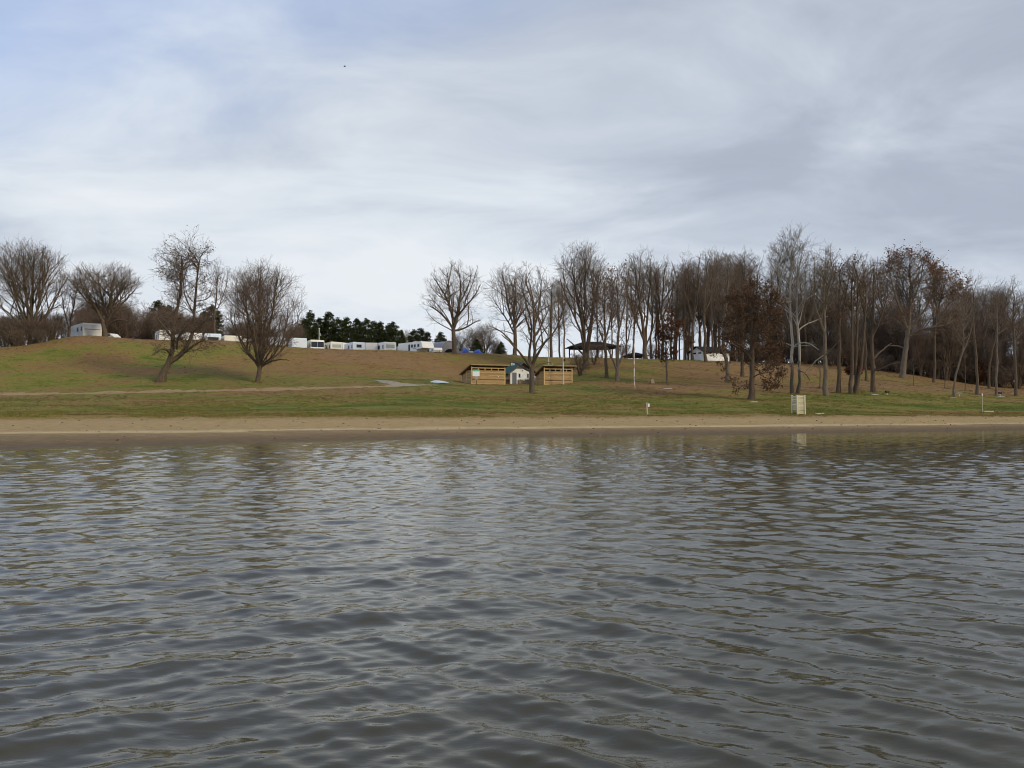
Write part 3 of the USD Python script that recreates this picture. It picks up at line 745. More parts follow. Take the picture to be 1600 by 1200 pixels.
photo_tree(17, 'bare_tree', (1083, 563), [[(1083, 564, 0, .32), (1084, 510, 0, .24), (1091, 455, 0, .14), (1090, 388, 0, .03)], [(1084, 500, 0, .14), (1074, 460, 1, .1), (1070, 410, 1, .03)]], [(1084, 440, 26, 58)],
    DARK, 'straight dark tree just left of the white walled building', n1=1.5, n2=6, n4=3, twig=.018, t_start=.4)
photo_tree(18, 'bare_tree', (1104, 566), [[(1104, 567, 0, .36), (1101, 500, 0, .27), (1103, 450, 0, .17), (1109, 388, 0, .03)], [(1101, 490, 0, .16), (1116, 450, 1, .1), (1124, 400, 1, .03)]], [(1109, 440, 26, 58)],
    BROWN, 'tall bare tree in front of the white walled building', n1=1.5, n2=6, n4=3, twig=.018, t_start=.45)
photo_tree(19, 'bare_tree', (1136, 598), [[(1136, 599, 0, .4), (1135, 565, 0, .34), (1132, 550, 0, .3), (1134, 485, 0, .2), (1133, 385, 0, .04)], [(1134, 560, 0, .2), (1127, 545, -1, .14), (1118, 520, -1, .04)], [(1133, 545, 0, .2), (1148, 500, 1, .14), (1152, 440, 1, .03)], [(1134, 480, 0, .15), (1122, 440, 0, .1), (1117, 400, 0, .03)]],
    [(1134, 455, 34, 76)], (m_bark_pale, m_twig, None), 'tall tree with a grey trunk at the right corner of the white walled building', n1=1.8, n2=6, n4=3, twig=.016, t_start=.35)
photo_tree(20, 'bare_tree', (1160, 589), [[(1160, 590, 0, .36), (1161, 545, 0, .3), (1164, 440, 0, .16), (1163, 388, 0, .03)], [(1161, 520, 0, .16), (1180, 470, 1, .1), (1188, 420, 1, .03)]], [(1168, 445, 32, 62)],
    DARK, 'dark straight tree half hidden behind the broad brown oak', n1=1.8, n2=7, n4=3, twig=.018, t_start=.4)
photo_tree(21, 'oak_tree', (1174, 625), [[(1173, 626, 0, .5), (1175, 595, 0, .4), (1176, 560, 0, .34), (1175, 510, 0, .24), (1172, 440, 0, .05)], [(1176, 565, 0, .2), (1150, 540, -1, .13), (1124, 530, -1, .04)], [(1176, 575, 0, .2), (1200, 555, 1, .14), (1222, 545, 1, .04)],
    [(1175, 540, 0, .2), (1195, 500, -1, .13), (1212, 470, -1, .04)], [(1175, 540, 0, .2), (1155, 500, 1, .13), (1142, 465, 1, .04)], [(1176, 590, 0, .12), (1192, 583, -1, .08), (1212, 582, -1, .03)], [(1175, 600, 0, .09), (1164, 602, 0, .05), (1156, 603, 0, .02)], [(1176, 600, 0, .09), (1186, 602, 0, .05), (1192, 603, 0, .02)]],
    [(1174, 505, 52, 72), (1205, 560, 38, 34), (1140, 555, 36, 32), (1205, 588, 26, 18), (1158, 592, 20, 14)], (m_bark_dark, m_twig_dark, m_leaf_dark), 'broad dark brown oak still in leaf left of the white barked sycamore', n1=2.6, n2=8, n3=6, n4=2, twig=.015, leaves=13000, leaf_size=.125, up=.0, wander=.14, ang1=62)
photo_tree(22, 'sycamore_tree', (1242, 616), [[(1238, 617, 0, .30), (1238, 560, 0, .25), (1238, 520, 0, .22), (1237, 454, 0, .15), (1238, 354, 0, .04)], [(1246, 616, .6, .28), (1250, 594, .6, .25), (1248.5, 550, .6, .22), (1248, 509, .6, .20), (1249, 440, .6, .14), (1264, 362, .6, .04)],
    [(1239, 545, 0, .12), (1256, 535, -1, .1), (1273, 541, -2, .08), (1286, 554, -2, .03)], [(1237, 540, 0, .1), (1225, 536, 1, .08), (1214, 537, 1, .03)], [(1237, 480, 0, .14), (1221, 440, 1, .1), (1210, 395, 1, .03)], [(1249, 480, .6, .14), (1266, 450, -1, .1), (1278, 410, -1, .03)],
    [(1250, 580, .6, .09), (1262, 588, -1, .07), (1268, 600, -1, .02)], [(1238, 470, 0, .12), (1226, 470, -1, .1), (1212, 455, -1, .03)]],
    [(1240, 425, 44, 78), (1220, 465, 36, 56), (1264, 455, 34, 64), (1245, 510, 44, 42)], (m_syc, m_twig_grey, None), 'tallest tree, a sycamore with two white upper trunks above the wooden board stand', n1=2.0, n2=7, n4=3, ang1=44, twig=.016, t_start=.45)
photo_tree(23, 'bare_tree', (1292, 619), [[(1292, 620, 0, .44), (1290, 585, 0, .36), (1290, 522, 0, .3), (1289, 455, 0, .2), (1293, 390, 0, .04)], [(1289, 500, 0, .2), (1299, 440, 1, .12), (1309, 395, 1, .03)], [(1290, 520, 0, .18), (1274, 470, -1, .1), (1268, 430, -1, .03)],
    [(1290, 555, 0, .1), (1280, 560, -2, .08), (1262, 578, -3, .06), (1248, 600, -3, .02)], [(1291, 555, 0, .1), (1305, 540, -2, .07), (1322, 522, -3, .02)]],
    [(1290, 455, 36, 74), (1285, 570, 36, 26)], (m_bark_pale, m_twig_grey, None), 'grey trunked tree with fine pale low branches right of the sycamore', n1=2.0, n2=7, n4=3, twig=.015, t_start=.15)
photo_tree(24, 'bare_tree', (1310, 615), [[(1310, 616, 0, .38), (1312, 560, 0, .31), (1313, 500, 0, .24), (1316, 390, 0, .04)], [(1312, 500, 0, .18), (1326, 450, 1, .1), (1331, 405, 1, .03)]], [(1315, 450, 28, 66), (1312, 560, 16, 26)],
    (m_bark_dark, m_twig, m_leaf_rust), 'dark straight tree with rusty leaves low on the trunk left of the triple trunk', n1=1.9, n2=6, n4=3, twig=.016, t_start=.2, leaves=600, leaf_size=.15)
photo_tree(25, 'bare_tree', (1333, 616), [[(1330, 617, 0, .34), (1331, 570, 0, .28), (1333, 500, 0, .2), (1334, 395, 0, .04)], [(1337, 617, .3, .34), (1344, 580, .3, .28), (1352, 520, .3, .2), (1355, 410, .3, .04)], [(1334, 617, .6, .3), (1338, 575, .6, .24), (1341, 500, .6, .17), (1346, 400, .6, .03)]],
    [(1341, 450, 34, 66)], (m_bark_dark, m_twig, None), 'tree with three dark trunks rising from one foot', n1=1.6, n2=6, n4=3, twig=.017, t_start=.4)
photo_tree(26, 'oak_sapling', (1338, 610), [[(1338, 611, -1, .08), (1338, 595, -1, .06), (1338, 575, -1, .02)]], [(1337, 584, 15, 10)], (m_bark_dark, m_twig_red, m_leaf_red),
    'clump of red leaves on a sapling in front of the three trunks', n1=9, n2=5, n4=2, twig=.010, leaves=1100, leaf_size=.16, t_start=.2, l1min=.5)
photo_tree(27, 'bare_tree', (1365, 613), [[(1365, 614, 0, .44), (1365, 570, 0, .36), (1365, 520, 0, .29), (1367, 467, 0, .2), (1366, 392, 0, .04)], [(1366, 576, 0, .15), (1384, 573, -2, .12), (1396, 568, -3, .09), (1410, 572, -3, .03)], [(1366, 560, 0, .2), (1382, 545, 1, .14), (1400, 532, 2, .04)],
    [(1365, 525, 0, .2), (1380, 490, -1, .13), (1390, 455, -1, .04)], [(1365, 520, 0, .2), (1350, 480, 1, .13), (1342, 440, 1, .04)]],
    [(1366, 462, 40, 72)], (m_bark_dark, m_twig, None), 'dark tree with one long low horizontal limb reaching right', n1=1.7, n2=7, n4=3, twig=.016, t_start=.3)
photo_tree(28, 'oak_tree', (1412, 591), [[(1411, 592, 0, .75), (1414, 560, 0, .6), (1420, 520, 0, .5), (1422, 500, 0, .42)], [(1420, 515, 0, .34), (1408, 480, -1, .25), (1396, 440, -2, .14), (1388, 400, -2, .04)], [(1422, 505, 0, .38), (1425, 460, 0, .26), (1423, 395, 1, .05)],
    [(1421, 515, 0, .34), (1436, 498, 1, .26), (1455, 472, 2, .16), (1472, 430, 2, .04)], [(1418, 530, 0, .3), (1440, 515, -1, .24), (1466, 510, -2, .15), (1494, 498, -2, .04)], [(1416, 545, 0, .2), (1396, 540, 1, .15), (1376, 545, 2, .04)],
    [(1423, 480, 0, .2), (1440, 440, -2, .13), (1447, 402, -2, .04)], [(1420, 515, 0, .22), (1402, 500, 2, .15), (1384, 475, 3, .04)], [(1423, 470, 0, .18), (1410, 430, 2, .12), (1406, 395, 2, .03)]],
    [(1420, 442, 50, 58), (1462, 468, 52, 50), (1440, 510, 64, 32)], (m_bark_pale, m_twig, m_leaf_tan), 'massive old oak with a thick pale trunk and tan leaves at the top', n1=1.7, n2=7, n4=3, twig=.018, wander=.14, leaves=9000, leaf_size=.17, leaf_from=.60, t_start=.7)
photo_tree(29, 'oak_tree', (1459, 598), [[(1459, 599, 0, .32), (1462, 545, 0, .27), (1466, 490, 0, .21), (1478, 450, 0, .13), (1490, 420, 0, .04)], [(1465, 510, 0, .16), (1485, 475, 1, .12), (1508, 445, 1, .04)], [(1466, 490, 0, .15), (1462, 440, -1, .1), (1462, 405, -1, .03)]],
    [(1478, 440, 36, 36), (1500, 448, 22, 26)], (m_bark, m_twig, m_leaf_tan), 'slim oak leaning right with tan leaves, beside the massive oak', n1=2.0, n2=7, n4=3, twig=.017, leaves=4500, leaf_size=.17, leaf_from=.35, t_start=.5)
photo_tree(30, 'bare_tree', (1467, 593), [[(1467, 594, 0, .26), (1468, 540, 0, .22), (1466, 470, 0, .14), (1470, 415, 0, .03)]], [(1468, 455, 18, 50)], PALE, 'thin pale trunk standing behind the slim leaning oak', n1=1.7, n2=6, n4=2, twig=.017, t_start=.45)
photo_tree(31, 'bare_tree', (1492, 621), [[(1491.5, 622, 0, .2), (1496, 582, 0, .17), (1506, 545, 0, .13), (1507, 500, 0, .07), (1510, 465, 0, .02)], [(1503, 555, 0, .1), (1518, 520, 1, .06), (1524, 495, 1, .02)]], [(1511, 500, 26, 46)],
    PALE, 'small crooked tree leaning right beside the pale grill post', n1=2.6, n2=6, n4=2, twig=.014, t_start=.35)
photo_tree(32, 'bare_tree', (1526, 617), [[(1526, 618, 0, .28), (1526, 560, 0, .23), (1523, 500, 0, .16), (1528, 425, 0, .03)], [(1525, 520, 0, .12), (1512, 480, 1, .08), (1508, 440, 1, .02)]], [(1523, 480, 26, 62)], BROWN,
    'straight bare tree left of the thin white beach pole', n1=2.0, n2=6, n4=3, twig=.016, t_start=.35)
photo_tree(33, 'oak_tree', (1538, 603), [[(1538, 604, 0, .14), (1538, 590, 0, .1), (1539, 572, 0, .03)]], [(1540, 583, 22, 17)], (m_bark_dark, m_twig_red, m_leaf_rust), 'low bushy young oak in orange brown leaf at the wood edge right', n1=7, n2=6, n4=2, twig=.013, leaves=2600, leaf_size=.22, t_start=.15, l1min=.7)
photo_tree(34, 'bare_tree', (1548, 596), [[(1546, 600, 0, .3), (1549, 560, 0, .25), (1558, 525, 0, .19), (1570, 490, 0, .1), (1576, 440, 0, .03)], [(1560, 522, 0, .15), (1584, 500, 1, .09), (1596, 470, 1, .03)]], [(1570, 480, 30, 50)], DARK,
    'dark leaning tree deep in the right hand wood', d=176, n1=2.0, n2=6, n4=3, twig=.018, t_start=.5)
photo_tree(35, 'bare_tree', (1557, 619), [[(1557, 620, 0, .24), (1558, 570, 0, .2), (1560, 500, 0, .14), (1563, 435, 0, .03)]], [(1561, 485, 22, 56)], PALE, 'slim straight tree right of the thin white beach pole', n1=2.2, n2=6, n4=3, twig=.015, t_start=.35)
photo_tree(36, 'bare_tree', (1588, 619), [[(1588, 620, 0, .3), (1587, 560, 0, .25), (1586, 500, 0, .17), (1590, 432, 0, .03)], [(1587, 540, 0, .13), (1600, 500, 1, .08), (1606, 470, 1, .02)]], [(1590, 485, 28, 58)], BROWN, 'bare tree nearest the right edge of the picture on the leaf strewn slope', n1=2.0, n2=6, n4=3, twig=.016, t_start=.35)
photo_tree(37, 'bare_tree', (1354, 596), [[(1354, 597, 0, .26), (1353, 540, 0, .2), (1352, 470, 0, .13), (1354, 400, 0, .03)]], [(1354, 455, 24, 60)], DARK, 'thin dark tree on the slope behind the three dark trunks', n1=1.7, n2=6, n4=2, twig=.017, t_start=.4)

# --- saplings on the right slope
k = 0
for (X, Y, H, lab) in ((1427, 603, 42, 'bare sapling below the massive oak'), (1476, 607, 40, 'bare sapling below the slim leaning oak'), (1508, 611, 60, 'bare sapling midway between crooked tree and orange brown young oak'),
                       (1281, 607, 60, 'bare sapling between sycamore and grey trunked tree'), (1216, 604, 40, 'dark sapling with a few leaves left of the sycamore')):
    k += 1
    photo_tree(60 + k, 'sapling', (X, Y), [[(X, Y + 1, 0, .09), (X + 1, Y - H * .5, 0, .06), (X, Y - H, 0, .015)]], [(X, Y - H * .55, 10, H * .48)], DARK if k == 5 else BROWN, lab, n1=3.0, n2=4, n3=4, n4=2, twig=.011, t_start=.3, l1min=.5,
               **({'leaves': 500, 'leaf_size': .16} if k == 5 else {}))


# --- the wood behind, copies of a few standing models
def class_tree(name, parts, mats):
    root = UsdGeom.Xform.Define(stage, '/World/Looks/' + name) if False else None
    p = stage.CreateClassPrim('/Models' + '/' + name) if False else stage.CreateClassPrim('/World/model_' + name)
    obj('trunk', parts[0], mats[0], p, smooth=50)
    obj('crown', parts[1], mats[1], p)
    if parts[2] is not None:
        obj('leaves', parts[2], mats[2], p)
    return p.GetPath()


def forest_model(seed, H, rx, base=0.42, fork=True, **kw):
    r = np.random.default_rng(seed)
    lean = r.normal(0, 0.03, 2)
    top = np.array([lean[0] * H, lean[1] * H, H * 0.94])
    ls = [([(0, 0, -0.6), tuple(top * 0.35 + [r.normal(0, .15), 0, 0]), tuple(top * 0.7 + [r.normal(0, .3), r.normal(0, .3), 0]), tuple(top)], [.0125 * H, .010 * H, .0065 * H, .03])]
    if fork:
        for q in range(2):
            a = r.uniform(0, 6.28)
            z0 = r.uniform(0.38, 0.6)
            s = top * z0
            o = np.array([math.cos(a), math.sin(a), 0]) * rx * 0.7
            ls.append(([tuple(s), tuple(s + o * 0.45 + [0, 0, .15 * H]), tuple(s + o * 0.9 + [0, 0, (0.93 - z0) * H])], [.0070 * H, .005 * H, .03]))
    env = [(top[0] * .6, top[1] * .6, H * (base + 1.0) / 2, rx, rx, H * (1.02 - base) / 2)]
    return build_tree(seed, ls, env, **kw)


WOOD = [class_tree(f'wood_tree_{a}', forest_model(200 + i, 26, rx, base, fork, n1=1.75, n2=7, n3=5, n4=3, twig=.019, ang1=50, t_start=base * .85), mats)
        for i, (a, rx, base, fork, mats) in enumerate((('a', 4.2, .26, True, BROWN), ('b', 3.4, .34, False, DARK), ('c', 4.8, .22, True, (m_bark, m_twig_red, None)), ('d', 3.8, .31, True, (m_bark_pale, m_twig, None)), ('e', 3.0, .16, False, DARK)))]


def bushy(seed, H, rx, stems, mats, leaves=0, **kw):
    r = np.random.default_rng(seed)
    ls = []
    for q in range(stems):
        a = 6.28 * (q + r.uniform(-.3, .3)) / stems
        o = np.array([math.cos(a), math.sin(a), 0]) * rx * r.uniform(.25, .75)
        z = H * r.uniform(.7, .95)
        ls.append(([(o[0] * .08, o[1] * .08, -0.3), tuple(o * .45 + [0, 0, z * .45]), tuple(o + [0, 0, z])], [.012 * H, .008 * H, .015]))
    return build_tree(seed, ls, [(0, 0, H * .55, rx, rx, H * .5)], leaves=leaves, **kw)


THICK = [class_tree(f'thicket_tree_{a}', bushy(240 + i, 13, 4.6, 6, mats, n1=1.5, n2=6, n3=5, n4=3, twig=.024, ang1=36, t_start=.12), mats)
         for i, (a, mats) in enumerate((('a', (m_bark_dark, m_twig_red, None)), ('b', (m_bark_dark, m_twig, None)), ('c', (m_bark, m_twig_red, None))))]
BUSH = [class_tree(f'bush_{a}', bushy(260 + i, 5, 2.6, 8, mats, n1=2.4, n2=5, n3=5, n4=2, twig=.016, ang1=38, t_start=.08, l1min=.5), mats)
        for i, (a, mats) in enumerate((('a', (m_bark_dark, m_twig_red, None)), ('b', (m_bark, m_twig, None))))]


def pine_model(seed, H, rx, lumpy=0.25):
    r = np.random.default_rng(seed)
    trunk = tubes(np.array([[(0, 0, -.5), (0, 0, H * .5), (0, 0, H * .98)]]), np.array([[.018 * H, .011 * H, .02]]), 7)
    S, E, Q = [], [], []
    z = 0.10 * H
    while z < H * .97:
        t = z / H
        R = rx * (1 - t) ** 0.80 * min(1, .5 + t * 2.2) * r.uniform(.75, 1.15)
        for q in range(5):
            a = r.uniform(0, 6.28)
            L = R * r.uniform(.6, 1.12) + .25
            s = np.array([0, 0, z])
            e = s + np.array([math.cos(a) * L, math.sin(a) * L, L * r.uniform(.1, .5)])
            S.append(s); E.append(e)
            n = int(4 + L * 7)
            u = np.sqrt(r.uniform(.08, 1, n))[:, None]
            Q.append(s + (e - s) * u + r.normal(0, .09 + .10 * L, (n, 3)) * [1, 1, .55])
        z += H * r.uniform(.018, .034)
    S, E, Q = np.array(S), np.array(E), np.concatenate(Q)
    Q = np.concatenate([Q, np.c_[r.normal(0, .12, (30, 2)), r.uniform(.9 * H, 1.01 * H, 30)]])
    limbs = cones(S, E, np.linalg.norm(E - S, axis=1) * .016 + .012)
    n, m = len(Q), 4
    C = np.repeat(Q, m, 0)
    out = np.c_[C[:, :2], np.zeros(n * m)]
    out /= np.maximum(np.linalg.norm(out, axis=1, keepdims=True), .05)
    D = r.normal(0, .6, (n * m, 3)) + out * .7 + [0, 0, .35]
    D /= np.linalg.norm(D, axis=1, keepdims=True)
    L = r.uniform(.28, .62, n * m)[:, None] * (H / 15) ** .5
    B = np.cross(D, r.normal(0, 1, (n * m, 3)))
    B /= np.maximum(np.linalg.norm(B, axis=1, keepdims=True), 1e-6)
    w = L * .17
    V = np.stack([C - B * w * .5, C + D * L * .55 + B * w, C + D * L, ], 1).reshape(-1, 3)
    V2 = np.stack([C + B * w * .5, C + D * L, C + D * L * .55 - B * w], 1).reshape(-1, 3)
    j = np.arange(n * m * 3).reshape(-1, 3)
    return join([trunk, limbs]), join([(V, j), (V2, j)]), None


PINE = [class_tree(f'pine_{a}', pine_model(280 + i, 14, rx), (m_bark_dark, m_needle)) for i, (a, rx) in enumerate((('a', 4.0), ('b', 4.6), ('c', 3.5)))]

rw = np.random.default_rng(77)


def top_row(X):
    return np.interp(X, [850, 900, 1000, 1100, 1180, 1300, 1380, 1450, 1520, 1600, 1900], [440, 410, 405, 392, 388, 390, 400, 425, 440, 432, 430])


GW = 'bare trees of the wood behind the right hand slope'
spots = []
for q in range(92):
    X = rw.uniform(1030, 1640) if q < 80 else rw.uniform(1640, 1850)
    d = rw.uniform(196, 250) if X > 1240 else rw.uniform(204, 250)
    spots.append((X, d))
for X in (874, 882, 935, 956, 978, 990, 1018, 1025, 1030, 1050, 1056, 1062, 1073, 1094, 1112, 1118, 1125, 1147):
    spots.append((X, rw.uniform(196, 230)))
for q, (X, d) in enumerate(spots):
    b = at(X, d)
    H = CAMH + (HY - (top_row(X) + abs(rw.normal(0, 16)))) / F * d - b[2]
    s = H / 26
    w = s * rw.uniform(.8, 1.1)
    dup(WOOD[q % 5], 'wood_tree', b, rw.uniform(0, 6.28), (w, w, s), 'bare grey brown tree in the crowded wood behind the right hand slope', 'tree', GW)
GU = 'dark leafless brush on the floor of the right hand wood'
for q in range(76):
    X = rw.uniform(1140, 1660) if q < 68 else rw.uniform(1660, 1900)
    d = rw.uniform(196, 240)
    b = at(X, d)
    s = rw.uniform(.7, 1.35) * np.interp(X, [1140, 1300, 1600], [.8, 1.2, 1.35])
    dup(BUSH[1 if q % 3 else 0], 'brush', b, rw.uniform(0, 6.28), (s * 1.25, s * 1.25, s), 'dark leafless brush filling the floor of the right hand wood', 'brush', GU)
for q in range(52):
    X = rw.uniform(1150, 1680)
    b = at(X, rw.uniform(236, 256))
    s = rw.uniform(1.0, 1.7)
    dup(BUSH[q % 2], 'brush', b, rw.uniform(0, 6.28), (s * 1.3, s * 1.3, s), 'dark leafless brush filling the floor of the right hand wood', 'brush', GU)
for q, X in enumerate(np.arange(1165, 1600, 13.0)):
    b = at(X + rw.uniform(-5, 5), rw.uniform(193, 203))
    s = rw.uniform(.55, .95)
    dup(BUSH[q % 2], 'brush', b, rw.uniform(0, 6.28), (s * 1.4, s * 1.4, s), 'dark leafless brush filling the floor of the right hand wood', 'brush', GU)
GM = 'slender young trees between the trunks of the right hand wood'
for q in range(56):
    X = rw.uniform(1130, 1650)
    d = rw.uniform(192, 222)
    b = at(X, d)
    s = rw.uniform(.8, 1.45)
    w = s * rw.uniform(.5, .8)
    dup(THICK[q % 3], 'young_tree', b, rw.uniform(0, 6.28), (w, w, s), 'slender leafless young tree among the trunks of the right hand wood', 'tree', GM)
GL = 'brown bare trees behind the row of trailers'
for q in range(44):
    X = rw.uniform(120, 480)
    d = rw.uniform(212, 248)
    b = at(X, d)
    ty = np.interp(X, [110, 170, 230, 300, 400, 480], [470, 466, 474, 480, 500, 505]) + abs(rw.normal(0, 9))
    H = CAMH + (HY - ty) / F * d - b[2]
    s = H / 13
    dup(THICK[q % 3], 'thicket_tree', b, rw.uniform(0, 6.28), (s * .95, s * .95, s), 'brown leafless tree in the dense thicket behind the parked trailers', 'tree', GL)
for X, ty, d in ((715, 520, 236), (738, 512, 232), (757, 505, 240), (632, 516, 246), (775, 530, 240), (20, 500, 215), (-30, 500, 220), (70, 505, 218)):
    b = at(X, d)
    s = max((CAMH + (HY - ty) / F * d - b[2]) / 13, .3)
    dup(THICK[1], 'thicket_tree', b, rw.uniform(0, 6.28), (s * .9, s * .9, s), {715: 'faint bare tree behind the grey tarped shelter', 738: 'faint bare tree behind the left blue tarp', 757: 'faint bare tree behind the right blue tarp', 632: 'faint bare tree in the gap of the pine row',
        775: 'faint bare tree left of the small round pine'}.get(X, 'distant bare trees seen through the many-stemmed tree at left'), 'tree', None if X > 600 else 'distant bare trees far left')
GB = 'brown brush at the left end of the crest'
for q, (X, d, s) in enumerate(((-20, 151, 1.0), (8, 152, 1.05), (34, 153, .95), (58, 154, .9), (80, 155.5, .75), (20, 158, 1.2), (50, 160, 1.25), (78, 162, 1.1), (-10, 157, 1.2), (-50, 150, 1.1), (-80, 150, 1.1), (60, 151.5, .5), (25, 149.5, .6), (4, 163, 1.2), (28, 165, 1.3), (56, 166, 1.2), (84, 170, 1.2), (100, 176, 1.0), (-20, 163, 1.3))):
    b = at(X, d)
    dup(BUSH[q % 2 if q % 3 else 0], 'brush', b, rw.uniform(0, 6.28), (s * 1.2, s * 1.2, s), 'brown leafless brush at the foot of the far left many-stemmed tree', 'brush', GB)
for X, d, s, lab in ((906, 153, .85, 'brown brush at the foot of the dark many-stemmed tree before the pavilion'), (928, 163, .8, 'brown brush right of the dark many-stemmed tree before the pavilion'), (1018, 186, .7, 'brown brush on the crest under the big dark forked tree'), (975, 190, .75, 'brown brush on the crest at the right end of the pavilion')):
    dup(BUSH[0], 'brush', at(X, d), rw.uniform(0, 6.28), (s * 1.2, s * 1.2, s), lab, 'brush')
GP = 'dark green pines behind the row of trailers'
_n = ('leftmost', 'second', 'third', 'fourth', 'fifth', 'sixth', 'seventh', 'eighth', 'ninth', 'tenth', 'eleventh', 'twelfth', 'thirteenth')
PL = {x_: f'{_n[i]}{"" if i == 0 else " from left"} of the dark pines between motorhome pole and framed window trailer' for i, x_ in enumerate((484, 498, 513, 527, 541, 557, 571, 583, 593, 607, 613))}
PL.update({626: 'low pine right of the main pine row, behind the low grey camper', 646: 'left of the pines above the long overhanging trailer', 657: 'tallest of the pines above the long overhanging trailer', 668: 'right one of the pines above the long overhanging trailer',
           246: 'dark pine top left of the old leaning tree', 262: 'dark pine top seen behind the stem of the old leaning tree', 318: 'dark pine top left of the thin tree behind the trailers', 331: 'dark spruce-like pine at the foot of the thin tree behind the trailers',
           474: 'pine at the right rim of the round crowned tree'})
for q, (X, ty, d) in enumerate(((484, 486, 226), (498, 497, 236), (513, 488, 230), (527, 497, 238), (541, 496, 228), (557, 498, 236), (571, 498, 229), (583, 502, 236), (593, 503, 230), (607, 506, 238), (613, 503, 230), (626, 516, 236), (646, 515, 232), (657, 513, 236), (668, 519, 232),
                                (246, 470, 236), (262, 478, 240), (318, 487, 238), (331, 478, 236), (474, 498, 240))):
    b = at(X, d)
    s = (CAMH + (HY - ty) / F * d - b[2]) / 14
    wd = rw.uniform(1.0, 1.35)
    dup(PINE[q % 3], 'pine_tree', b, rw.uniform(0, 6.28), (s * wd, s * wd, s), PL[X], 'pine tree', GP)
for X, ty, d, lab in ((688, 519, 226, 'single pine with drooping right side behind the grey tarped shelter'), (745, 530, 210, 'small dark pine behind the blue tarps'), (783, 534, 200, 'small round pine on the crest right of the blue tarps')):
    b = at(X, d)
    s = (CAMH + (HY - ty) / F * d - b[2]) / 14
    dup(PINE[1], 'pine_tree', b, rw.uniform(0, 6.28), (s * 1.25, s * 1.25, s), lab, 'pine tree')

# ------------------------------------------------------------------ buildings
def paint(name, c, rough=0.6, var=0.12, scale=2.0, spec=0.3, metal=0.0, dirt=None):
    c = np.array(c, float)
    lo, hi = c * (1 - var), np.minimum(c * (1 + var), 0.95)
    if dirt is not None:
        lo = np.array(dirt, float)
    return M(name, {'tc': ('geometry', {}), 'n': ('noise_texture', {'scale': scale, 'detail': 5.0, 'roughness': 0.65}),
                    'r': ('rgb_ramp', {'ramp': [(0.30, tuple(lo)), (0.55, tuple(c)), (0.8, tuple(hi))]}),
                    'p': ('principled_bsdf', {'roughness': rough, 'specular_ior_level': spec, 'metallic': metal})},
             [('tc.position', 'n.vector'), ('n.fac', 'r.fac'), ('r.color', 'p.base_color')], surface='p.BSDF')


def wood(name, c, var=0.36):
    c = np.array(c, float)
    return M(name, {'tc': ('geometry', {}), 'mp': ('mapping', {'scale': (1.0, 1.0, 5.0)}), 'n': ('noise_texture', {'scale': 1.0, 'detail': 6.0, 'roughness': 0.75}),
                    'r': ('rgb_ramp', {'ramp': [(0.28, tuple(c * (1 - var))), (0.55, tuple(c)), (0.85, tuple(c * (1 + var * .6)))]}),
                    'b': ('bump', {'strength': 0.4, 'distance': 0.01}),
                    'p': ('principled_bsdf', {'roughness': 0.8, 'specular_ior_level': 0.2})},
             [('tc.position', 'mp.vector'), ('mp.vector', 'n.vector'), ('n.fac', 'r.fac'), ('r.color', 'p.base_color'), ('n.fac', 'b.height'), ('b.normal', 'p.normal')], surface='p.BSDF')


W_BOARD = [wood(f'pine_board_{i}', c) for i, c in enumerate(((.40, .265, .115), (.44, .30, .14), (.35, .225, .095), (.42, .285, .135)))]
m_post = wood('pine_post', (.56, .38, .17), .15)
m_rafter = wood('rafter_wood', (.20, .105, .050))
m_roofdeck = paint('shed_roof_sheet', (.24, .19, .12), .75)
m_fascia = wood('fascia_wood', (.33, .23, .12))
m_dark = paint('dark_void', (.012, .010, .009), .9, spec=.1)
m_white = paint('white_paint', (.76, .75, .70), .6, .06, 1.3, dirt=(.62, .60, .54))
m_white2 = paint('bright_white', (.80, .81, .81), .45, .04, 1.5)
m_grey_door = paint('grey_door', (.115, .125, .135), .5)
m_green = M('green_shingle', {'g': ('texture_coordinate', {}), 'br': ('brick_texture', {'color1': (.020, .075, .062), 'color2': (.032, .105, .086), 'mortar': (.012, .045, .038), 'scale': 2.4, 'mortar_size': .02, 'brick_width': .7, 'row_height': .35}),
                              'p': ('principled_bsdf', {'roughness': .8, 'specular_ior_level': .2})}, [('g.object', 'br.vector'), ('br.color', 'p.base_color')], surface='p.BSDF')
m_stone = M('field_stone', {'g': ('geometry', {}), 'wn': ('noise_texture', {'scale': 2.6, 'detail': 2.0, 'roughness': 0.8}), 'r': ('rgb_ramp', {'ramp': [(.32, (.10, .070, .045)), (.45, (.30, .23, .14)), (.58, (.44, .37, .25)), (.7, (.66, .62, .50))]}),
                               'p': ('principled_bsdf', {'roughness': .85, 'specular_ior_level': .2})}, [('g.position', 'wn.vector'), ('wn.fac', 'r.fac'), ('r.color', 'p.base_color')], surface='p.BSDF')
m_mortar = paint('mortar', (.27, .22, .15), .9)
m_gable = wood('gable_siding', (.115, .090, .065))
m_glass = M('window_glass', {'p': ('principled_bsdf', {'base_color': (.018, .022, .026), 'roughness': .06, 'specular_ior_level': .6})}, surface='p.BSDF')
m_glass_pale = paint('curtained_glass', (.42, .46, .38), .15, .2, 3.0, .6)
m_shingle = paint('dark_shingle', (.034, .031, .029), .95, .3, 4.0, .08)
m_metal = paint('grey_metal', (.36, .37, .38), .45, .15, 3.0, .5, .3)
m_black = paint('black_rubber', (.02, .02, .02), .8)
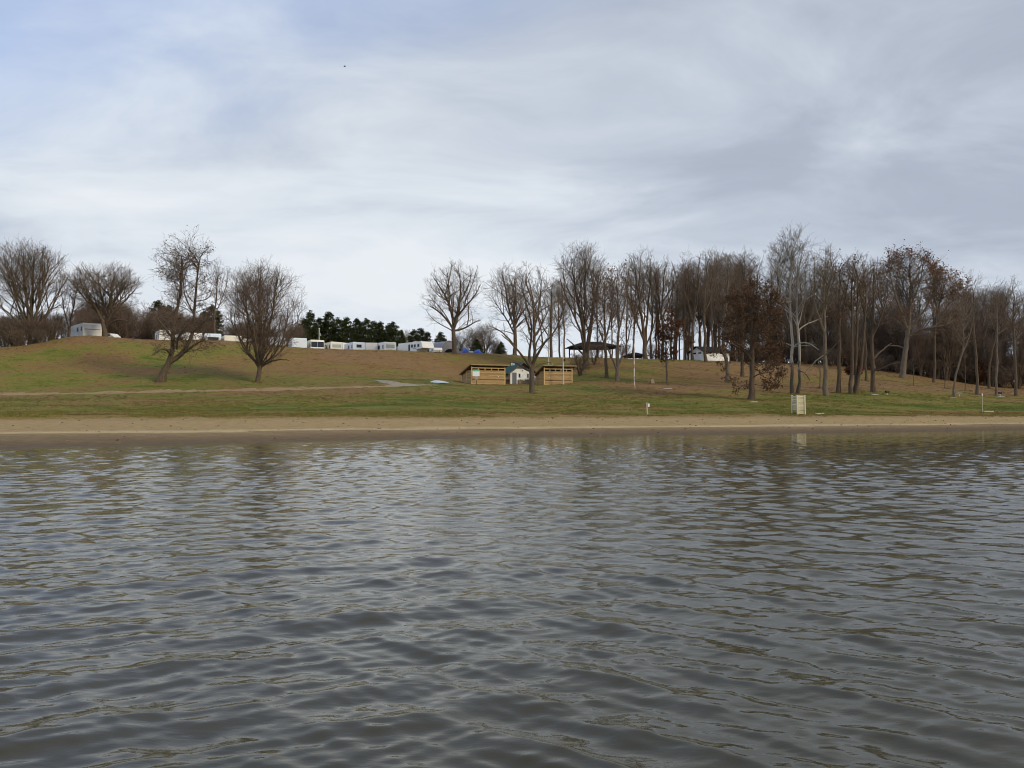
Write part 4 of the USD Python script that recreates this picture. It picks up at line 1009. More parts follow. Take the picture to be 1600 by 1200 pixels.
m_rust = M('rusty_white_paint', {'g': ('geometry', {}), 'mp': ('mapping', {'scale': (3, 3, 1.4)}), 'n': ('noise_texture', {'scale': 1.0, 'detail': 5.0, 'roughness': .7}),
                                 'r': ('rgb_ramp', {'ramp': [(.36, (.20, .085, .04)), (.46, (.40, .27, .19)), (.54, (.62, .57, .50)), (.8, (.70, .67, .61))]}), 'p': ('principled_bsdf', {'roughness': .7})},
           [('g.position', 'mp.vector'), ('mp.vector', 'n.vector'), ('n.fac', 'r.fac'), ('r.color', 'p.base_color')], surface='p.BSDF')
m_pole = paint('weathered_pale_pole', (.52, .47, .40), .8, .2, 2.5)
m_cream = paint('cream_paint', (.46, .40, .26), .7, .15, 4.0)


def slope_slab(y0, z0, y1, z1, x0, x1, t):
    """sheet t thick from (y0,z0) to (y1,z1), spanning x"""
    return beam([(x0 + x1) / 2, y0, z0], [(x0 + x1) / 2, y1, z1], x1 - x0, t)


def open_shed(base, rz, Lx, D, label, knob, low=0.0):
    """a changing shed of bare boards with a mono pitch roof; local x along the front, y to the rear"""
    t = thing('changing_shed', base, rz, label, 'shed')
    Hf, Hr, Hb = 2.95, 1.75, 2.28
    zr = lambda y: Hf + (Hr - Hf) * y / D
    for x, y in ((0, 0), (Lx, 0), (0, D), (Lx, D), (0, D * .5)):
        obj('corner_post', bx(x - .08, x + .08, y - .08, y + .08, -.5, zr(y) - .02), m_post, t)
    n = 10
    h = Hb / n
    for k in range(n):
        z0 = .03 + k * h
        o = .012 * ((k * 7) % 3)
        obj('board', bx(.085, Lx - .085, -.045 - o, .0 - o, z0, z0 + h - .02), W_BOARD[(k * 3 + 1) % 4], t)
        top = min(z0 + h - .02, 9)
        yl = D - .085
        if top > zr(yl) - .12:
            yl = max((Hf - .14 - top) / (Hf - Hr) * D, D * .3)
        obj('board', bx(-.045 - o, -o, .085, yl, z0, top), W_BOARD[(k * 5 + 2) % 4], t)
        obj('board', bx(Lx + o, Lx + .045 + o, .085, yl, z0, top), W_BOARD[(k * 5 + 3) % 4], t)
        if top < Hr - .1:
            obj('board', bx(.085, Lx - .085, D - .02, D + .025, z0, top), W_BOARD[k % 4], t)
    obj('ledge', bx(.08, Lx - .08, -.11, -.07, .78, .86), m_rafter, t)
    obj('top_rail', bx(.08, Lx - .08, -.07, .05, Hf - .34, Hf - .20), m_post, t)
    for k in range(1, 5):
        x = Lx * k / 5
        obj('mullion', bx(x - .055, x + .055, -.05, .05, Hb + .03, Hf - .34), m_post, t)
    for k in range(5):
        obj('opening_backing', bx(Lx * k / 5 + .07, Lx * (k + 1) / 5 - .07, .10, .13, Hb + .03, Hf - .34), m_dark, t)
    obj('side_rail', beam((-.02, .05, zr(.05) - .12), (-.02, D, zr(D) - .12), .09, .1), m_rafter, t)
    ov = .55
    for k in range(7):
        x = -.15 + (Lx + .5) * k / 6
        obj('rafter', beam((x, -ov, zr(-ov) + .02), (x, D + .3, zr(D + .3) + .02), .06, .16), m_rafter, t)
    obj('roof', slope_slab(-ov - .03, zr(-ov) + .135, D + .35, zr(D + .35) + .135, -.38, Lx + .62, .05), m_roofdeck, t)
    obj('fascia', bx(-.40, Lx + .64, -ov - .085, -ov - .045, zr(-ov) - .02, zr(-ov) + .15), m_fascia, t)
    obj('side_fascia', beam((-.42, -ov, zr(-ov) + .06), (-.42, D + .35, zr(D + .35) + .06), .035, .2), m_rafter, t)
    obj('lamp', cyl((knob * Lx, -.16, 1.3), (knob * Lx, -.04, 1.3), .07, .05, 8), m_white2, t)
    return t


bL = onray(736.8, 600.4)
open_shed((bL[0], bL[1], bL[2]), math.radians(24), 5.85, 4.3, 'left hand bare wood changing shed behind the green topped notice sign', .80)
bR = onray(850.5, 601.8)
open_shed((bR[0], bR[1], bR[2]), math.radians(20), 4.95, 3.4, 'right hand bare wood changing shed behind the tall pale pole', .16)

# the hut
bh = onray(797.2, 600.6)
hut = thing('hut', bh, math.radians(20), 'small white hut with green roof and fieldstone base between the two wooden sheds', 'hut')
HW, HD, HE, HR_ = 4.45, 4.6, 1.98, 3.72
gab = Polygon([(0, .0), (HW, .0), (HW, HE), (HW * .70, 2.86), (HW * .24, 2.86), (0, HE)])
g = trimesh.creation.extrude_polygon(gab, .12)
g.apply_transform(np.array([[1, 0, 0, 0], [0, 0, 1, -.06], [0, 1, 0, -.2], [0, 0, 0, 1]], float))
g.invert()
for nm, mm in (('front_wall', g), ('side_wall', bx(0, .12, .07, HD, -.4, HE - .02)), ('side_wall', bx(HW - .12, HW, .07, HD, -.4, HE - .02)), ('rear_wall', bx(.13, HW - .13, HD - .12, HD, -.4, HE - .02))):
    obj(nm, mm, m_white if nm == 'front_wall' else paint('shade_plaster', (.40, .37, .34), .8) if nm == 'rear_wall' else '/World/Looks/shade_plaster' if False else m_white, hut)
tri = Polygon([(HW * .20, 2.66), (HW * .76, 2.66), (HW * .5, HR_ - .06)])
g = trimesh.creation.extrude_polygon(tri, .05)
g.apply_transform(np.array([[1, 0, 0, 0], [0, 0, 1, -.14], [0, 1, 0, 0], [0, 0, 0, 1]], float))
g.invert()
obj('gable_siding', g, m_gable, hut)
for s in (0, 1):
    x0, x1 = (-.62, HW * .5) if s == 0 else (HW + .62, HW * .5)
    za = HE - .28
    a = beam(((x0), HD / 2 - .12, za), (x1, HD / 2 - .12, HR_ + .04), HD + .95, .10)
    obj('roof', a, m_green, hut)
    obj('barge_board', beam((x0, -.62, za - .03), (x1, -.62, HR_ - .02), .05, .18), m_gable, hut)
dr = obj('door', bx(.30, 1.12, -.10, -.055, .0, 1.98), m_grey_door, hut)
obj('handle', bx(1.0, 1.05, -.14, -.10, .95, 1.05), m_metal, dr)
obj('door_frame', cat(bx(.20, .30, -.11, -.06, 0, 2.08), bx(1.12, 1.22, -.11, -.06, 0, 2.08), bx(.30, 1.12, -.11, -.06, 1.98, 2.08)), m_white2, hut)
for x in (1.52, 3.02):
    wn = obj('window', bx(x, x + .24, -.085, -.055, 1.18, 1.78), m_glass, hut)
    obj('frame', cat(bx(x - .05, x, -.10, -.06, 1.13, 1.83), bx(x + .24, x + .29, -.10, -.06, 1.13, 1.83), bx(x, x + .24, -.10, -.06, 1.78, 1.83), bx(x, x + .24, -.10, -.06, 1.13, 1.18)), m_metal, wn)
obj('window', bx(-.03, .01, 1.2, 1.9, 1.35, 1.72), m_glass, hut)
obj('wall_lamp', cat(bx(2.1, 2.28, -.20, -.06, 2.28, 2.5), cyl((2.19, -.16, 2.2), (2.19, -.12, 2.3), .05, .05, 8)), m_metal, hut)
obj('corner_trim', bx(3.42, 3.52, -.12, -.06, .0, 2.2), m_white2, hut)
obj('corner_trim', bx(HW - .12, HW + .02, -.13, -.06, -.1, 2.0), m_white2, hut)
obj('stone_backing', cat(bx(1.24, HW - .14, -.13, -.06, -.4, .74), bx(-.07, 0, 0, HD, -.4, .7)), m_mortar, hut)
rs = np.random.default_rng(5)
st = []
for side_ in (0, 1):
    z = .06
    while z < .70:
        x = 1.30 if side_ == 0 else .15
        while x < (HW - .3 if side_ == 0 else HD - .2):
            w, h = rs.uniform(.16, .42), rs.uniform(.13, .24)
            m = trimesh.creation.icosphere(1)
            m.apply_scale([w * .52, .09, h * .55])
            m.vertices += rs.normal(0, .012, m.vertices.shape)
            m.apply_translation([x + w / 2, -.14, z + h / 2] if side_ == 0 else [0, 0, 0])
            if side_ == 1:
                m.vertices = m.vertices[:, [1, 0, 2]] + [-.07, x + w / 2, z + h / 2]
                m.invert()
            st.append((np.array(m.vertices), np.array(m.faces)))
            x += w + .02
        z += .2
obj('fieldstone', join(st), m_stone, hut, kind='stuff')
for x, y in ((HW * .36, 2.6), (HW * .36, 3.6)):
    obj('vent_pipe', cyl((x, y, 2.8), (x, y, 3.85), .09, .09, 10), m_white2, hut)
obj('roof_unit', cat(bx(HW * .80, HW + .05, 1.2, 2.2, 2.3, 2.75)), m_metal, hut)

# the restroom building on the crest
br_ = onray(1099.6, 563.2, 150)
rb = thing('restroom_building', br_, math.radians(27), 'low white walled building with dark shingle roof among the trees on the crest', 'building')
RL, RW, RH, RP = 6.9, 4.3, 1.95, 3.05
obj('front_wall', bx(0, RL, -.08, .08, -.8, RH), m_white, rb)
obj('rear_wall', bx(0, RL, RW - .08, RW + .08, -.8, RH), m_white, rb)
g = trimesh.creation.extrude_polygon(Polygon([(.1, -.8), (RW - .1, -.8), (RW - .1, RH - .02), (RW / 2, RP - .1), (.1, RH - .02)]), .12)
for x in (-.0, RL - .12):
    q = g.copy()
    q.apply_transform(np.array([[0, 0, 1, x], [1, 0, 0, 0], [0, 1, 0, 0], [0, 0, 0, 1]], float))
    obj('gable_wall', q, m_white, rb)
for s in (0, 1):
    y0 = -.5 if s == 0 else RW + .5
    obj('roof', beam((RL / 2, y0, RH - .10), (RL / 2, RW / 2, RP + .08), RL + .9, .10), m_shingle, rb)
for x in (1.1, 4.4):
    obj('vent', bx(x, x + .95, -.11, -.082, RH - .42, RH - .12), m_dark, rb)
for y in (.7, 2.4):
    obj('vent', bx(-.03, -.002, y, y + .9, RH - .40, RH - .12), m_dark, rb)

# the open pavilions
def pavilion(X, d, rz, Lx, Ly, Hp, Hr, label, base_row=None):
    b = at(X, d)
    t = thing('pavilion', b, rz, label, 'pavilion')
    ov = .9
    E = np.array([(-Lx / 2 - ov, -Ly / 2 - ov), (Lx / 2 + ov, -Ly / 2 - ov), (Lx / 2 + ov, Ly / 2 + ov), (-Lx / 2 - ov, Ly / 2 + ov)])
    rl = max(Lx - Ly, .6) / 2
    V = np.array([(*e, Hp) for e in E] + [(-rl, 0, Hr), (rl, 0, Hr)] + [(*e, Hp - .14) for e in E])
    f = np.array([[0, 1, 5], [0, 5, 4], [1, 2, 5], [2, 3, 4], [2, 4, 5], [3, 0, 4], [6, 8, 7], [6, 9, 8]] + [[a, a + 6, (a + 1) % 4 + 6] for a in range(4)] + [[a, (a + 1) % 4 + 6, (a + 1) % 4] for a in range(4)])
    obj('roof', (V, f), m_shingle, t)
    for x in np.linspace(-Lx / 2, Lx / 2, 4):
        for y in (-Ly / 2, Ly / 2):
            obj('post', bx(x - .11, x + .11, y - .11, y + .11, -.6, Hp - .1), m_gable, t)
    obj('tie_beam', cat(bx(-Lx / 2, Lx / 2, -Ly / 2 - .08, -Ly / 2 + .08, Hp - .42, Hp - .15), bx(-Lx / 2, Lx / 2, Ly / 2 - .08, Ly / 2 + .08, Hp - .42, Hp - .15)), m_gable, t)
    obj('slab', bx(-Lx / 2 - .4, Lx / 2 + .4, -Ly / 2 - .4, Ly / 2 + .4, -.5, .06), m_mortar, t)
    return t


pavilion(926, 187, .12, 9.2, 5.4, 2.75, 3.95, 'open picnic pavilion with a dark hipped roof on posts on the crest')
pavilion(992, 224, .1, 4.6, 3.6, 3.1, 4.0, 'smaller dark roofed shelter far behind the flagpole')
for X, d, rz in ((905, 186.5, .2), (935, 186, .1), (950, 188, .3)):
    b = at(X, d)
    t = thing('picnic_table', (b[0], b[1], b[2] + .05), rz, {905: 'picnic table under the left end of the pavilion roof', 935: 'picnic table under the middle of the pavilion roof', 950: 'picnic table under the right end of the pavilion roof'}[X], 'picnic table')
    for k in range(4):
        obj('top_board', bx(-.9, .9, -.36 + k * .18, -.36 + k * .18 + .165, .73, .77), m_rafter, t)
    for y in (-.75, .6):
        obj('seat', bx(-.9, .9, y, y + .18, .43, .47), m_rafter, t)
    for x in (-.6, .6):
        obj('leg', cat(beam((x, -.2, .73), (x, -.7, 0), .08), beam((x, .2, .73), (x, .7, 0), .08), bx(x - .04, x + .04, -.7, .7, .36, .43)), m_rafter, t)

# ------------------------------------------------------------------ trailers on the plateau
m_rv = [paint('trailer_white', (.80, .78, .71), .4, .05, .8, .5), paint('trailer_cream', (.76, .72, .58), .45, .06, .8, .4), paint('trailer_bluish', (.70, .75, .77), .4, .05, .8, .5), paint('trailer_grey', (.42, .44, .46), .5, .08, .8, .4)]
m_stripe = paint('grey_stripe', (.20, .21, .22), .5)


def profile_body(pts, W, r=.08):
    """side outline (y, z) pulled out to a body W wide, corners eased"""
    p = Polygon(pts).buffer(-r).buffer(r, quad_segs=3)
    m = trimesh.creation.extrude_polygon(p, W - .1)
    a = trimesh.creation.extrude_polygon(p.buffer(-.05), W)
    T = np.array([[0, 0, 1, -W / 2], [1, 0, 0, 0], [0, 1, 0, 0], [0, 0, 0, 1]], float)
    m.apply_translation([0, 0, .05])
    for q in (m, a):
        q.apply_transform(T)
    return cat(m, a)


def wheel(t, x, y, r=.36):
    w = obj('wheel', cyl((x - .11, y, r), (x + .11, y, r), r, r, 16), m_black, t)
    obj('rim', cyl((x - .125, y, r), (x + .125, y, r), r * .55, r * .55, 12), m_metal, w)


def window(t, face, a, b, z0, z1, W, y0, glass=m_glass):
    """face 'f': on the end wall at y0; 'l': on the left side"""
    e = .05
    if face == 'f':
        w = obj('window', bx(a, b, y0 - .03, y0 - .005, z0, z1), glass, t)
        obj('frame', cat(bx(a - e, a, y0 - .04, y0 - .004, z0 - e, z1 + e), bx(b, b + e, y0 - .04, y0 - .004, z0 - e, z1 + e), bx(a, b, y0 - .04, y0 - .004, z1, z1 + e), bx(a, b, y0 - .04, y0 - .004, z0 - e, z0)), m_stripe if glass is m_glass else m_metal, w)
    else:
        x = -W / 2
        w = obj('window', bx(x - .03, x - .005, a, b, z0, z1), glass, t)
        obj('frame', cat(bx(x - .04, x - .004, a - e, a, z0 - e, z1 + e), bx(x - .04, x - .004, b, b + e, z0 - e, z1 + e), bx(x - .04, x - .004, a, b, z1, z1 + e), bx(x - .04, x - .004, a, b, z0 - e, z0)), m_stripe, w)


GR = 'trailers and motorhomes parked in a row on the hilltop'


def trailer(name, X0, X1, top, d, rz, kind, label, cat_, mat=0, L=6.5, W=2.45, ac=1, scale=None, stripe=False):
    b = at((X0 + X1) / 2, d)
    zt = CAMH + (HY - top) / F * d - b[2]
    W = (X1 - X0) / F * d / math.cos(rz)
    t = thing(name, b, rz, label, cat_, GR)
    H, fl = zt, .45
    mm = m_rv[mat]
    if kind == 'travel':
        pts = [(.25, fl), (L, fl), (L, H), (.35, H), (.05, H - .35), (0, H * .52), (.1, fl + .35)]
        obj('body', profile_body(pts, W), mm, t)
        window(t, 'l', 1.0, 1.6, H * .55, H * .78, W, 0)
        window(t, 'l', 3.6, 4.6, H * .55, H * .78, W, 0)
        obj('door', bx(-W / 2 - .03, -W / 2 - .004, 2.3, 2.95, fl + .12, H * .86), m_white2, t)
    elif kind == 'flat':
        pts = [(0, fl), (L, fl), (L, H), (.12, H), (0, H - .12)]
        obj('body', profile_body(pts, W), mm, t)
        window(t, 'l', .55, 1.15, H * .50, H * .76, W, 0)
        window(t, 'l', 2.7, 3.6, H * .50, H * .76, W, 0)
    elif kind == 'cargo':
        pts = [(0, .3), (L, .3), (L, H), (.0, H)]
        obj('body', profile_body(pts, W, .05), mm, t)
        obj('corner_trim', cat(bx(-W / 2 - .02, -W / 2 + .06, -.02, .0, .3, H - .06), bx(W / 2 - .06, W / 2 + .02, -.02, 0, .3, H - .06)), m_metal, t)
    elif kind == 'fifth':
        pts = [(2.1, fl), (L, fl), (L, H), (.55, H), (.05, H - .35), (-.35, 1.55), (1.75, 1.35)]
        obj('body', profile_body(pts, W), mm, t)
        for a in (1.0, 2.4, 3.5):
            window(t, 'l', a, a + .65, H * .62, H * .80, W, 0)
        obj('door', bx(-W / 2 - .03, -W / 2 - .004, 4.6, 5.3, fl + .1, H * .84), m_glass, t)
        obj('swoosh', beam((-W / 2 - .02, 1.6, 1.3), (-W / 2 - .02, 3.6, 1.75), .12, .02, (1, 0, 0)), m_stripe, t)
        obj('landing_leg', cat(bx(-W / 2 + .2, -W / 2 + .3, 1.0, 1.1, 0, 1.5), bx(W / 2 - .3, W / 2 - .2, 1.0, 1.1, 0, 1.5)), m_metal, t)
    elif kind == 'motorhome':
        pts = [(.0, fl), (L, fl), (L, H), (.45, H), (.22, H - .4), (.05, 1.35), (-.05, 1.2), (-.05, fl)]
        obj('body', profile_body(pts, W), mm, t)
        for s_ in (-1, 1):
            x0 = -W / 2 + .12 if s_ < 0 else .04
            g_ = beam((x0 + (W / 2 - .16) / 2, .045, 1.45), (x0 + (W / 2 - .16) / 2, .205, H - .48), W / 2 - .16, .03, (1, 0, 0))
            g_ = beam((x0 + (W / 2 - .16) / 2, .025, 1.5), (x0 + (W / 2 - .16) / 2, .185, H - .46), W / 2 - .16, .04)
            obj('windscreen_pane', g_, m_glass, t)
        obj('side_window', bx(-W / 2 - .03, -W / 2 - .004, .4, 1.5, 1.5, H - .5), m_glass, t)
        for s_ in (-1, 1):
            obj('mirror', bx(s_ * (W / 2 + .16) - .08, s_ * (W / 2 + .16) + .08, -.1, 0, 1.7, 2.05), m_black, t)
            obj('headlight', bx(s_ * (W / 2 - .35) - .15, s_ * (W / 2 - .35) + .15, -.08, -.055, .8, 1.0), m_glass_pale, t)
    if kind in ('travel', 'flat') and stripe != 'none':
        gp = m_glass_pale if stripe == 'pale' else m_glass
        if stripe == 'bands':
            obj('stripe', cat(bx(-W * .42, W * .42, -.012, .05, H * .60, H * .64)), m_stripe, t)
        elif kind == 'flat':
            q = .34 if stripe == 'pale' else .20
            window(t, 'f', -W * q, W * q, H * .56, H * .78, W, 0, gp)
        else:
            window(t, 'f', -W * .33, W * .33, H * .54, H * .74, W, .0, gp)
    for y in ((L * .55, L * .55 + .85) if kind != 'motorhome' else (1.1, L - 1.8)):
        for s_ in (-1, 1):
            wheel(t, s_ * (W / 2 - .02), y)
    if ac:
        obj('roof_air_conditioner', profile_body([(L * .45, H - .02), (L * .45 + 1.1, H - .02), (L * .45 + 1.0, H + .26), (L * .45 + .1, H + .26)], .7, .04), m_white2, t)
        obj('roof_vent', bx(-.25, .2, L * .25, L * .25 + .4, H - .01, H + .12), m_white2, t)
    obj('bumper', bx(-W / 2 + .1, W / 2 - .1, L, L + .12, fl - .05, fl + .12), m_metal, t)
    if kind in ('travel', 'flat', 'cargo'):
        obj('tow_bar', cat(beam((-.6, .3, fl - .02), (0, -.9, fl - .02), .09), beam((.6, .3, fl - .02), (0, -.9, fl - .02), .09), cyl((0, -.75, 0), (0, -.75, fl + .3), .04, .04, 8)), m_black, t)
    return t


trailer('trailer', 132.5, 153.5, 504.5, 165, math.radians(40), 'travel', 'lone white trailer on the left crest beside the forked tree', 'trailer', 0, L=9.5, stripe='bands', ac=1)
trailer('trailer', 249, 266, 515.5, 188, math.radians(30), 'flat', 'white trailer seen through the branches left of the old leaning tree', 'trailer', 0, stripe='none')
trailer('trailer', 274, 286, 522, 187, math.radians(24), 'travel', 'white trailer glimpsed between the two stems of the old leaning tree', 'trailer', 2, stripe='dark')
trailer('trailer', 289, 313, 519.5, 189, math.radians(24), 'travel', 'white trailer just right of the stems of the old leaning tree', 'trailer', 0, stripe='none')
trailer('trailer', 321, 343, 520.8, 188, math.radians(24), 'travel', 'rounded white trailer in the gap between the two lawn trees', 'trailer', 2, stripe='dark', ac=0)
trailer('trailer', 351.5, 374.5, 524.2, 188, math.radians(27), 'flat', 'plain cream white trailer left of the round crowned tree', 'trailer', 1, stripe='none')
trailer('camper', 381, 397, 529, 188, math.radians(25), 'travel', 'low dull white camper half hidden left of the round tree trunk', 'camper', 1, L=4.5, stripe='dark', ac=0)
trailer('fifth_wheel_trailer', 421, 445, 526, 190, math.radians(24), 'fifth', 'white overhanging trailer behind the right branches of the round tree', 'trailer', 2, L=8.5)
trailer('trailer', 457, 478, 527.8, 188, math.radians(22), 'flat', 'plain white trailer left of the motorhome', 'trailer', 2, stripe='none', ac=0)
trailer('motorhome', 486, 505.5, 530.6, 189, math.radians(24), 'motorhome', 'motorhome with a wide dark windscreen in front of the white pole', 'motorhome', 1, L=8)
trailer('trailer', 517, 534, 534, 189, math.radians(28), 'flat', 'cream trailer with a wide pale window right of the motorhome', 'trailer', 1, stripe='pale')
trailer('trailer', 552, 569, 534.3, 187, math.radians(28), 'flat', 'white trailer with a small square end window', 'trailer', 2, stripe='dark')
trailer('trailer', 536, 545, 535.4, 197, math.radians(26), 'travel', 'white trailer peeping out behind the one with the square window', 'trailer', 0, stripe='none')
trailer('cargo_trailer', 570.5, 589.5, 535.4, 189, math.radians(12), 'cargo', 'plain windowless white box trailer in the row', 'trailer', 0, L=5, ac=0)
trailer('trailer', 601, 618, 534.2, 187, math.radians(30), 'flat', 'white trailer with a big pale framed end window', 'trailer', 0, stripe='pale', ac=0)
trailer('camper', 622, 633, 541, 200, math.radians(26), 'travel', 'low grey camper between the framed window trailer and the long overhanging trailer', 'camper', 3, L=6, stripe='none', ac=0)
trailer('fifth_wheel_trailer', 659.5, 676.5, 533.2, 187, math.radians(40), 'fifth', 'long white overhanging trailer with dark side windows at the right end of the row', 'trailer', 0, L=9.5)
trailer('trailer', 678, 691, 543, 183, math.radians(22), 'travel', 'smallest low white trailer in front of the grey tarped shelter', 'trailer', 0, L=3.6, stripe='none', ac=0)

# grey tarped shelter
b = at(702, 197)
t = thing('tarp_shelter', b, math.radians(38), 'large grey rounded tarp shelter with a dark arched opening', 'shelter')
a = np.linspace(0, np.pi, 15)
ys = np.linspace(0, 7.5, 9)
V = np.array([[-2.6 * math.cos(q), y, 4.1 * math.sin(q) ** .8 + .10 * math.cos(y * 2.5) * math.sin(q)] for y in ys for q in a])
obj('cover', (V, grid_faces(9, 15)), paint('grey_tarp', (.235, .235, .25), .6, .12, 1.2), t, smooth=True)
Vi = np.array([[0, .02, 0]] + [[-2.55 * math.cos(q), .03, 4.02 * math.sin(q) ** .8] for q in a])
obj('end_panel', (Vi, np.array([[0, i, i + 1] for i in range(1, 15)])), paint('grey_tarp_end', (.20, .20, .215), .6), t)
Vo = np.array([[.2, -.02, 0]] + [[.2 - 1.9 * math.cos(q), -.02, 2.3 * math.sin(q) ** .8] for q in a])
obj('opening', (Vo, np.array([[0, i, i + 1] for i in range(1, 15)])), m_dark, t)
obj('hoop', tubes(np.array([[[-2.62 * math.cos(q), -.03, 4.13 * math.sin(q) ** .8] for q in a]]), np.full((1, 15), .05), 6), m_metal, t)

# blue tarps
m_blue = paint('blue_tarp', (.030, .095, .42), .45, .25, 1.5, .45)


def tarp(X, d, w, h, seed, lab):
    b = at(X, d)
    r = np.random.default_rng(seed)
    n = 17
    xs, ys_ = np.meshgrid(np.linspace(-1, 1, n), np.linspace(-1, 1, n), indexing='ij')
    rr = np.maximum(np.abs(xs) ** 2.2, np.abs(ys_) ** 2.2)
    z = h * (1 - rr) ** .7 * (1 - .45 * np.abs(xs - .2) - .25 * np.abs(ys_ + .1))
    p = np.stack([xs * w / 2, ys_ * 1.3, z], -1)
    p += (meshkit.noise(p * 2.3 + seed, seed)[..., None] - .5) * .5
    p[..., 2] -= .12
    return obj_at('blue_tarp', (p.reshape(-1, 3), grid_faces(n, n)), m_blue, b, lab)


def obj_at(name, mesh, mat, loc, label, smooth=40, cat_='tarp'):
    v = np.asarray(mesh[0] if isinstance(mesh, tuple) else mesh.vertices, float) + np.asarray(loc)
    f = mesh[1] if isinstance(mesh, tuple) else mesh.faces
    return obj(name, (v, np.asarray(f)), mat, None, smooth, label, cat_)


tarp(726, 180, 1.9, 1.25, 3, 'left hump of bright blue tarp on the crest beside the lone tree')
tarp(745, 180, 2.2, 1.05, 8, 'right hump of bright blue tarp on the crest before the small dark pine')
b = at(735.5, 179)
hullp = [(-.85, 0), (.9, 0), (1.05, .42), (-1.0, .38)]
bt = thing('small_boat', b, .1, 'pale boat lying between the two blue tarps', 'boat')
obj('hull', profile_body([(p[0], p[1]) for p in hullp], .9, .05), m_white, bt)
obj('gunwale', bx(-.47, .47, -1.0, 1.0, .38, .43), m_blue, bt)

# low white car on the crest
b = at(171, 169)
zt = CAMH + (HY - 521.5) / F * 169 - b[2]
c = thing('parked_car', b, math.radians(60), 'white car roof just showing over the crest right of the forked tree', 'car')
obj('body', profile_body([(-2.1, .3), (2.1, .3), (2.15, .7), (1.9, .9), (1.0, .95), (.45, 1.42), (-1.0, 1.45), (-1.7, 1.0), (-2.1, .85)], 1.7, .06), m_rv[0], c)
obj('side_window', bx(-.86, -.852, -1.1, .5, .98, 1.3), m_glass, c)
obj('windscreen', beam((0, .52, 1.37), (0, 1.0, .98), 1.4, .02), m_glass, c)
for y in (-1.3, 1.3):
    for s_ in (-1, 1):
        wheel(c, s_ * .78, y, .31)

# ------------------------------------------------------------------ poles, signs, furniture
def pole(name, X, Yb, Yt, r0, r1, mat, label, cat_='pole', d=None, extras=()):
    b = onray(X, Yb) if d is None else at(X, d)
    H = CAMH + (HY - Yt) / F * b[1] - b[2]
    t = thing(name, b, 0, label, cat_)
    obj('shaft', cyl((0, 0, -.4), (0, 0, H), r0, r1, 10), mat, t, smooth=40)
    for nm, mesh, mt in extras:
        mesh = mesh(H)
        obj(nm, mesh, mt, t)
    return t, H


pole('utility_pole', 880.3, 601, 540, .125, .085, m_pole, 'tall pale pole standing right before the right hand wooden shed', 'pole', None,
     (('clamp_band', lambda H: bx(.06, .30, -.14, .10, H * .60, H * .66), m_black), ('cap', lambda H: cyl((0, 0, H), (0, 0, H + .06), .10, .06, 10), m_metal)))
pole('utility_pole', 857.3, 577, 522, .10, .075, m_pole, 'second thin pale pole on the slope behind the right hand wooden shed', 'pole', 162,
     (('crossarm', lambda H: bx(-.35, .35, -.06, .06, H - .5, H - .4), m_pole),))
pole('short_pipe', 863.2, 575, 569, .06, .06, m_pole, 'short pale pipe beside the thin pale pole behind the shed roof', 'pipe', 161, (('cap', lambda H: cyl((0, 0, H), (0, 0, H + .08), .09, .09, 8), m_metal),))
pole('flagpole', 991.3, 607, 526, .115, .06, m_rust, 'tall white flagpole streaked with rust, without a flag', 'flagpole', None,
     (('finial', lambda H: trimesh.creation.icosphere(1, .10).apply_translation([0, 0, H + .08]), m_metal), ('cleat', lambda H: bx(-.03, .03, -.2, -.1, 1.1, 1.3), m_metal), ('footing', lambda H: cyl((0, 0, -.1), (0, 0, .12), .28, .24, 10), m_mortar)))
pole('utility_pole', 498, 531, 513, .12, .10, m_pole, 'white utility pole rising behind the motorhome', 'pole', 196,
     (('meter_box', lambda H: bx(-.05, .35, -.25, .15, H - 1.7, H - 1.1), m_metal), ('cap', lambda H: bx(-.14, .14, -.14, .14, H, H + .1), m_white2)))
pole('beach_pole', 1535, 645.5, 614, .05, .04, m_cream, 'thin cream pole at the edge of the sand on the right', 'pole', None,
     (('collar', lambda H: cyl((0, 0, H * .86), (0, 0, H * .97), .065, .065, 8), m_white2),))

# stake with tag
b = onray(1011.2, 648.6)
H = CAMH + (HY - 629) / F * b[1] - b[2]
t = thing('marker_stake', b, 0, 'short wooden stake with a white tag at the edge of the beach', 'stake')
obj('stake', beam((.05, 0, -.3), (-.04, 0, H), .12, .10, (0, 1, 0)), m_cream, t)
obj('tag', bx(.06, .22, -.08, -.05, H - .42, H - .10), m_white2, t)
obj('reflector', bx(-.30, -.12, -.07, -.05, H - .40, H - .12), paint('faded_red', (.22, .07, .045), .6), t)

# notice sign
b = onray(744.3, 601.5)
t = thing('notice_sign', b, math.radians(3), 'white notice sign with a green top band before the left shed', 'sign')
obj('post', bx(-.045, .045, -.0, .09, -.4, 2.5), m_black, t)
pn = obj('panel', bx(-.60, .52, -.05, -.005, 1.42, 2.18), m_white2, t)
obj('green_band', bx(-.60, .52, -.052, -.003, 2.183, 2.46), paint('sign_green', (.16, .52, .25), .5), pn)
obj('leaflet_box', bx(-.17, .17, -.13, -.01, .85, 1.38), m_metal, t)
obj('leaflet_box_lid', bx(-.19, .19, -.16, -.005, 1.385, 1.41), m_white, t)

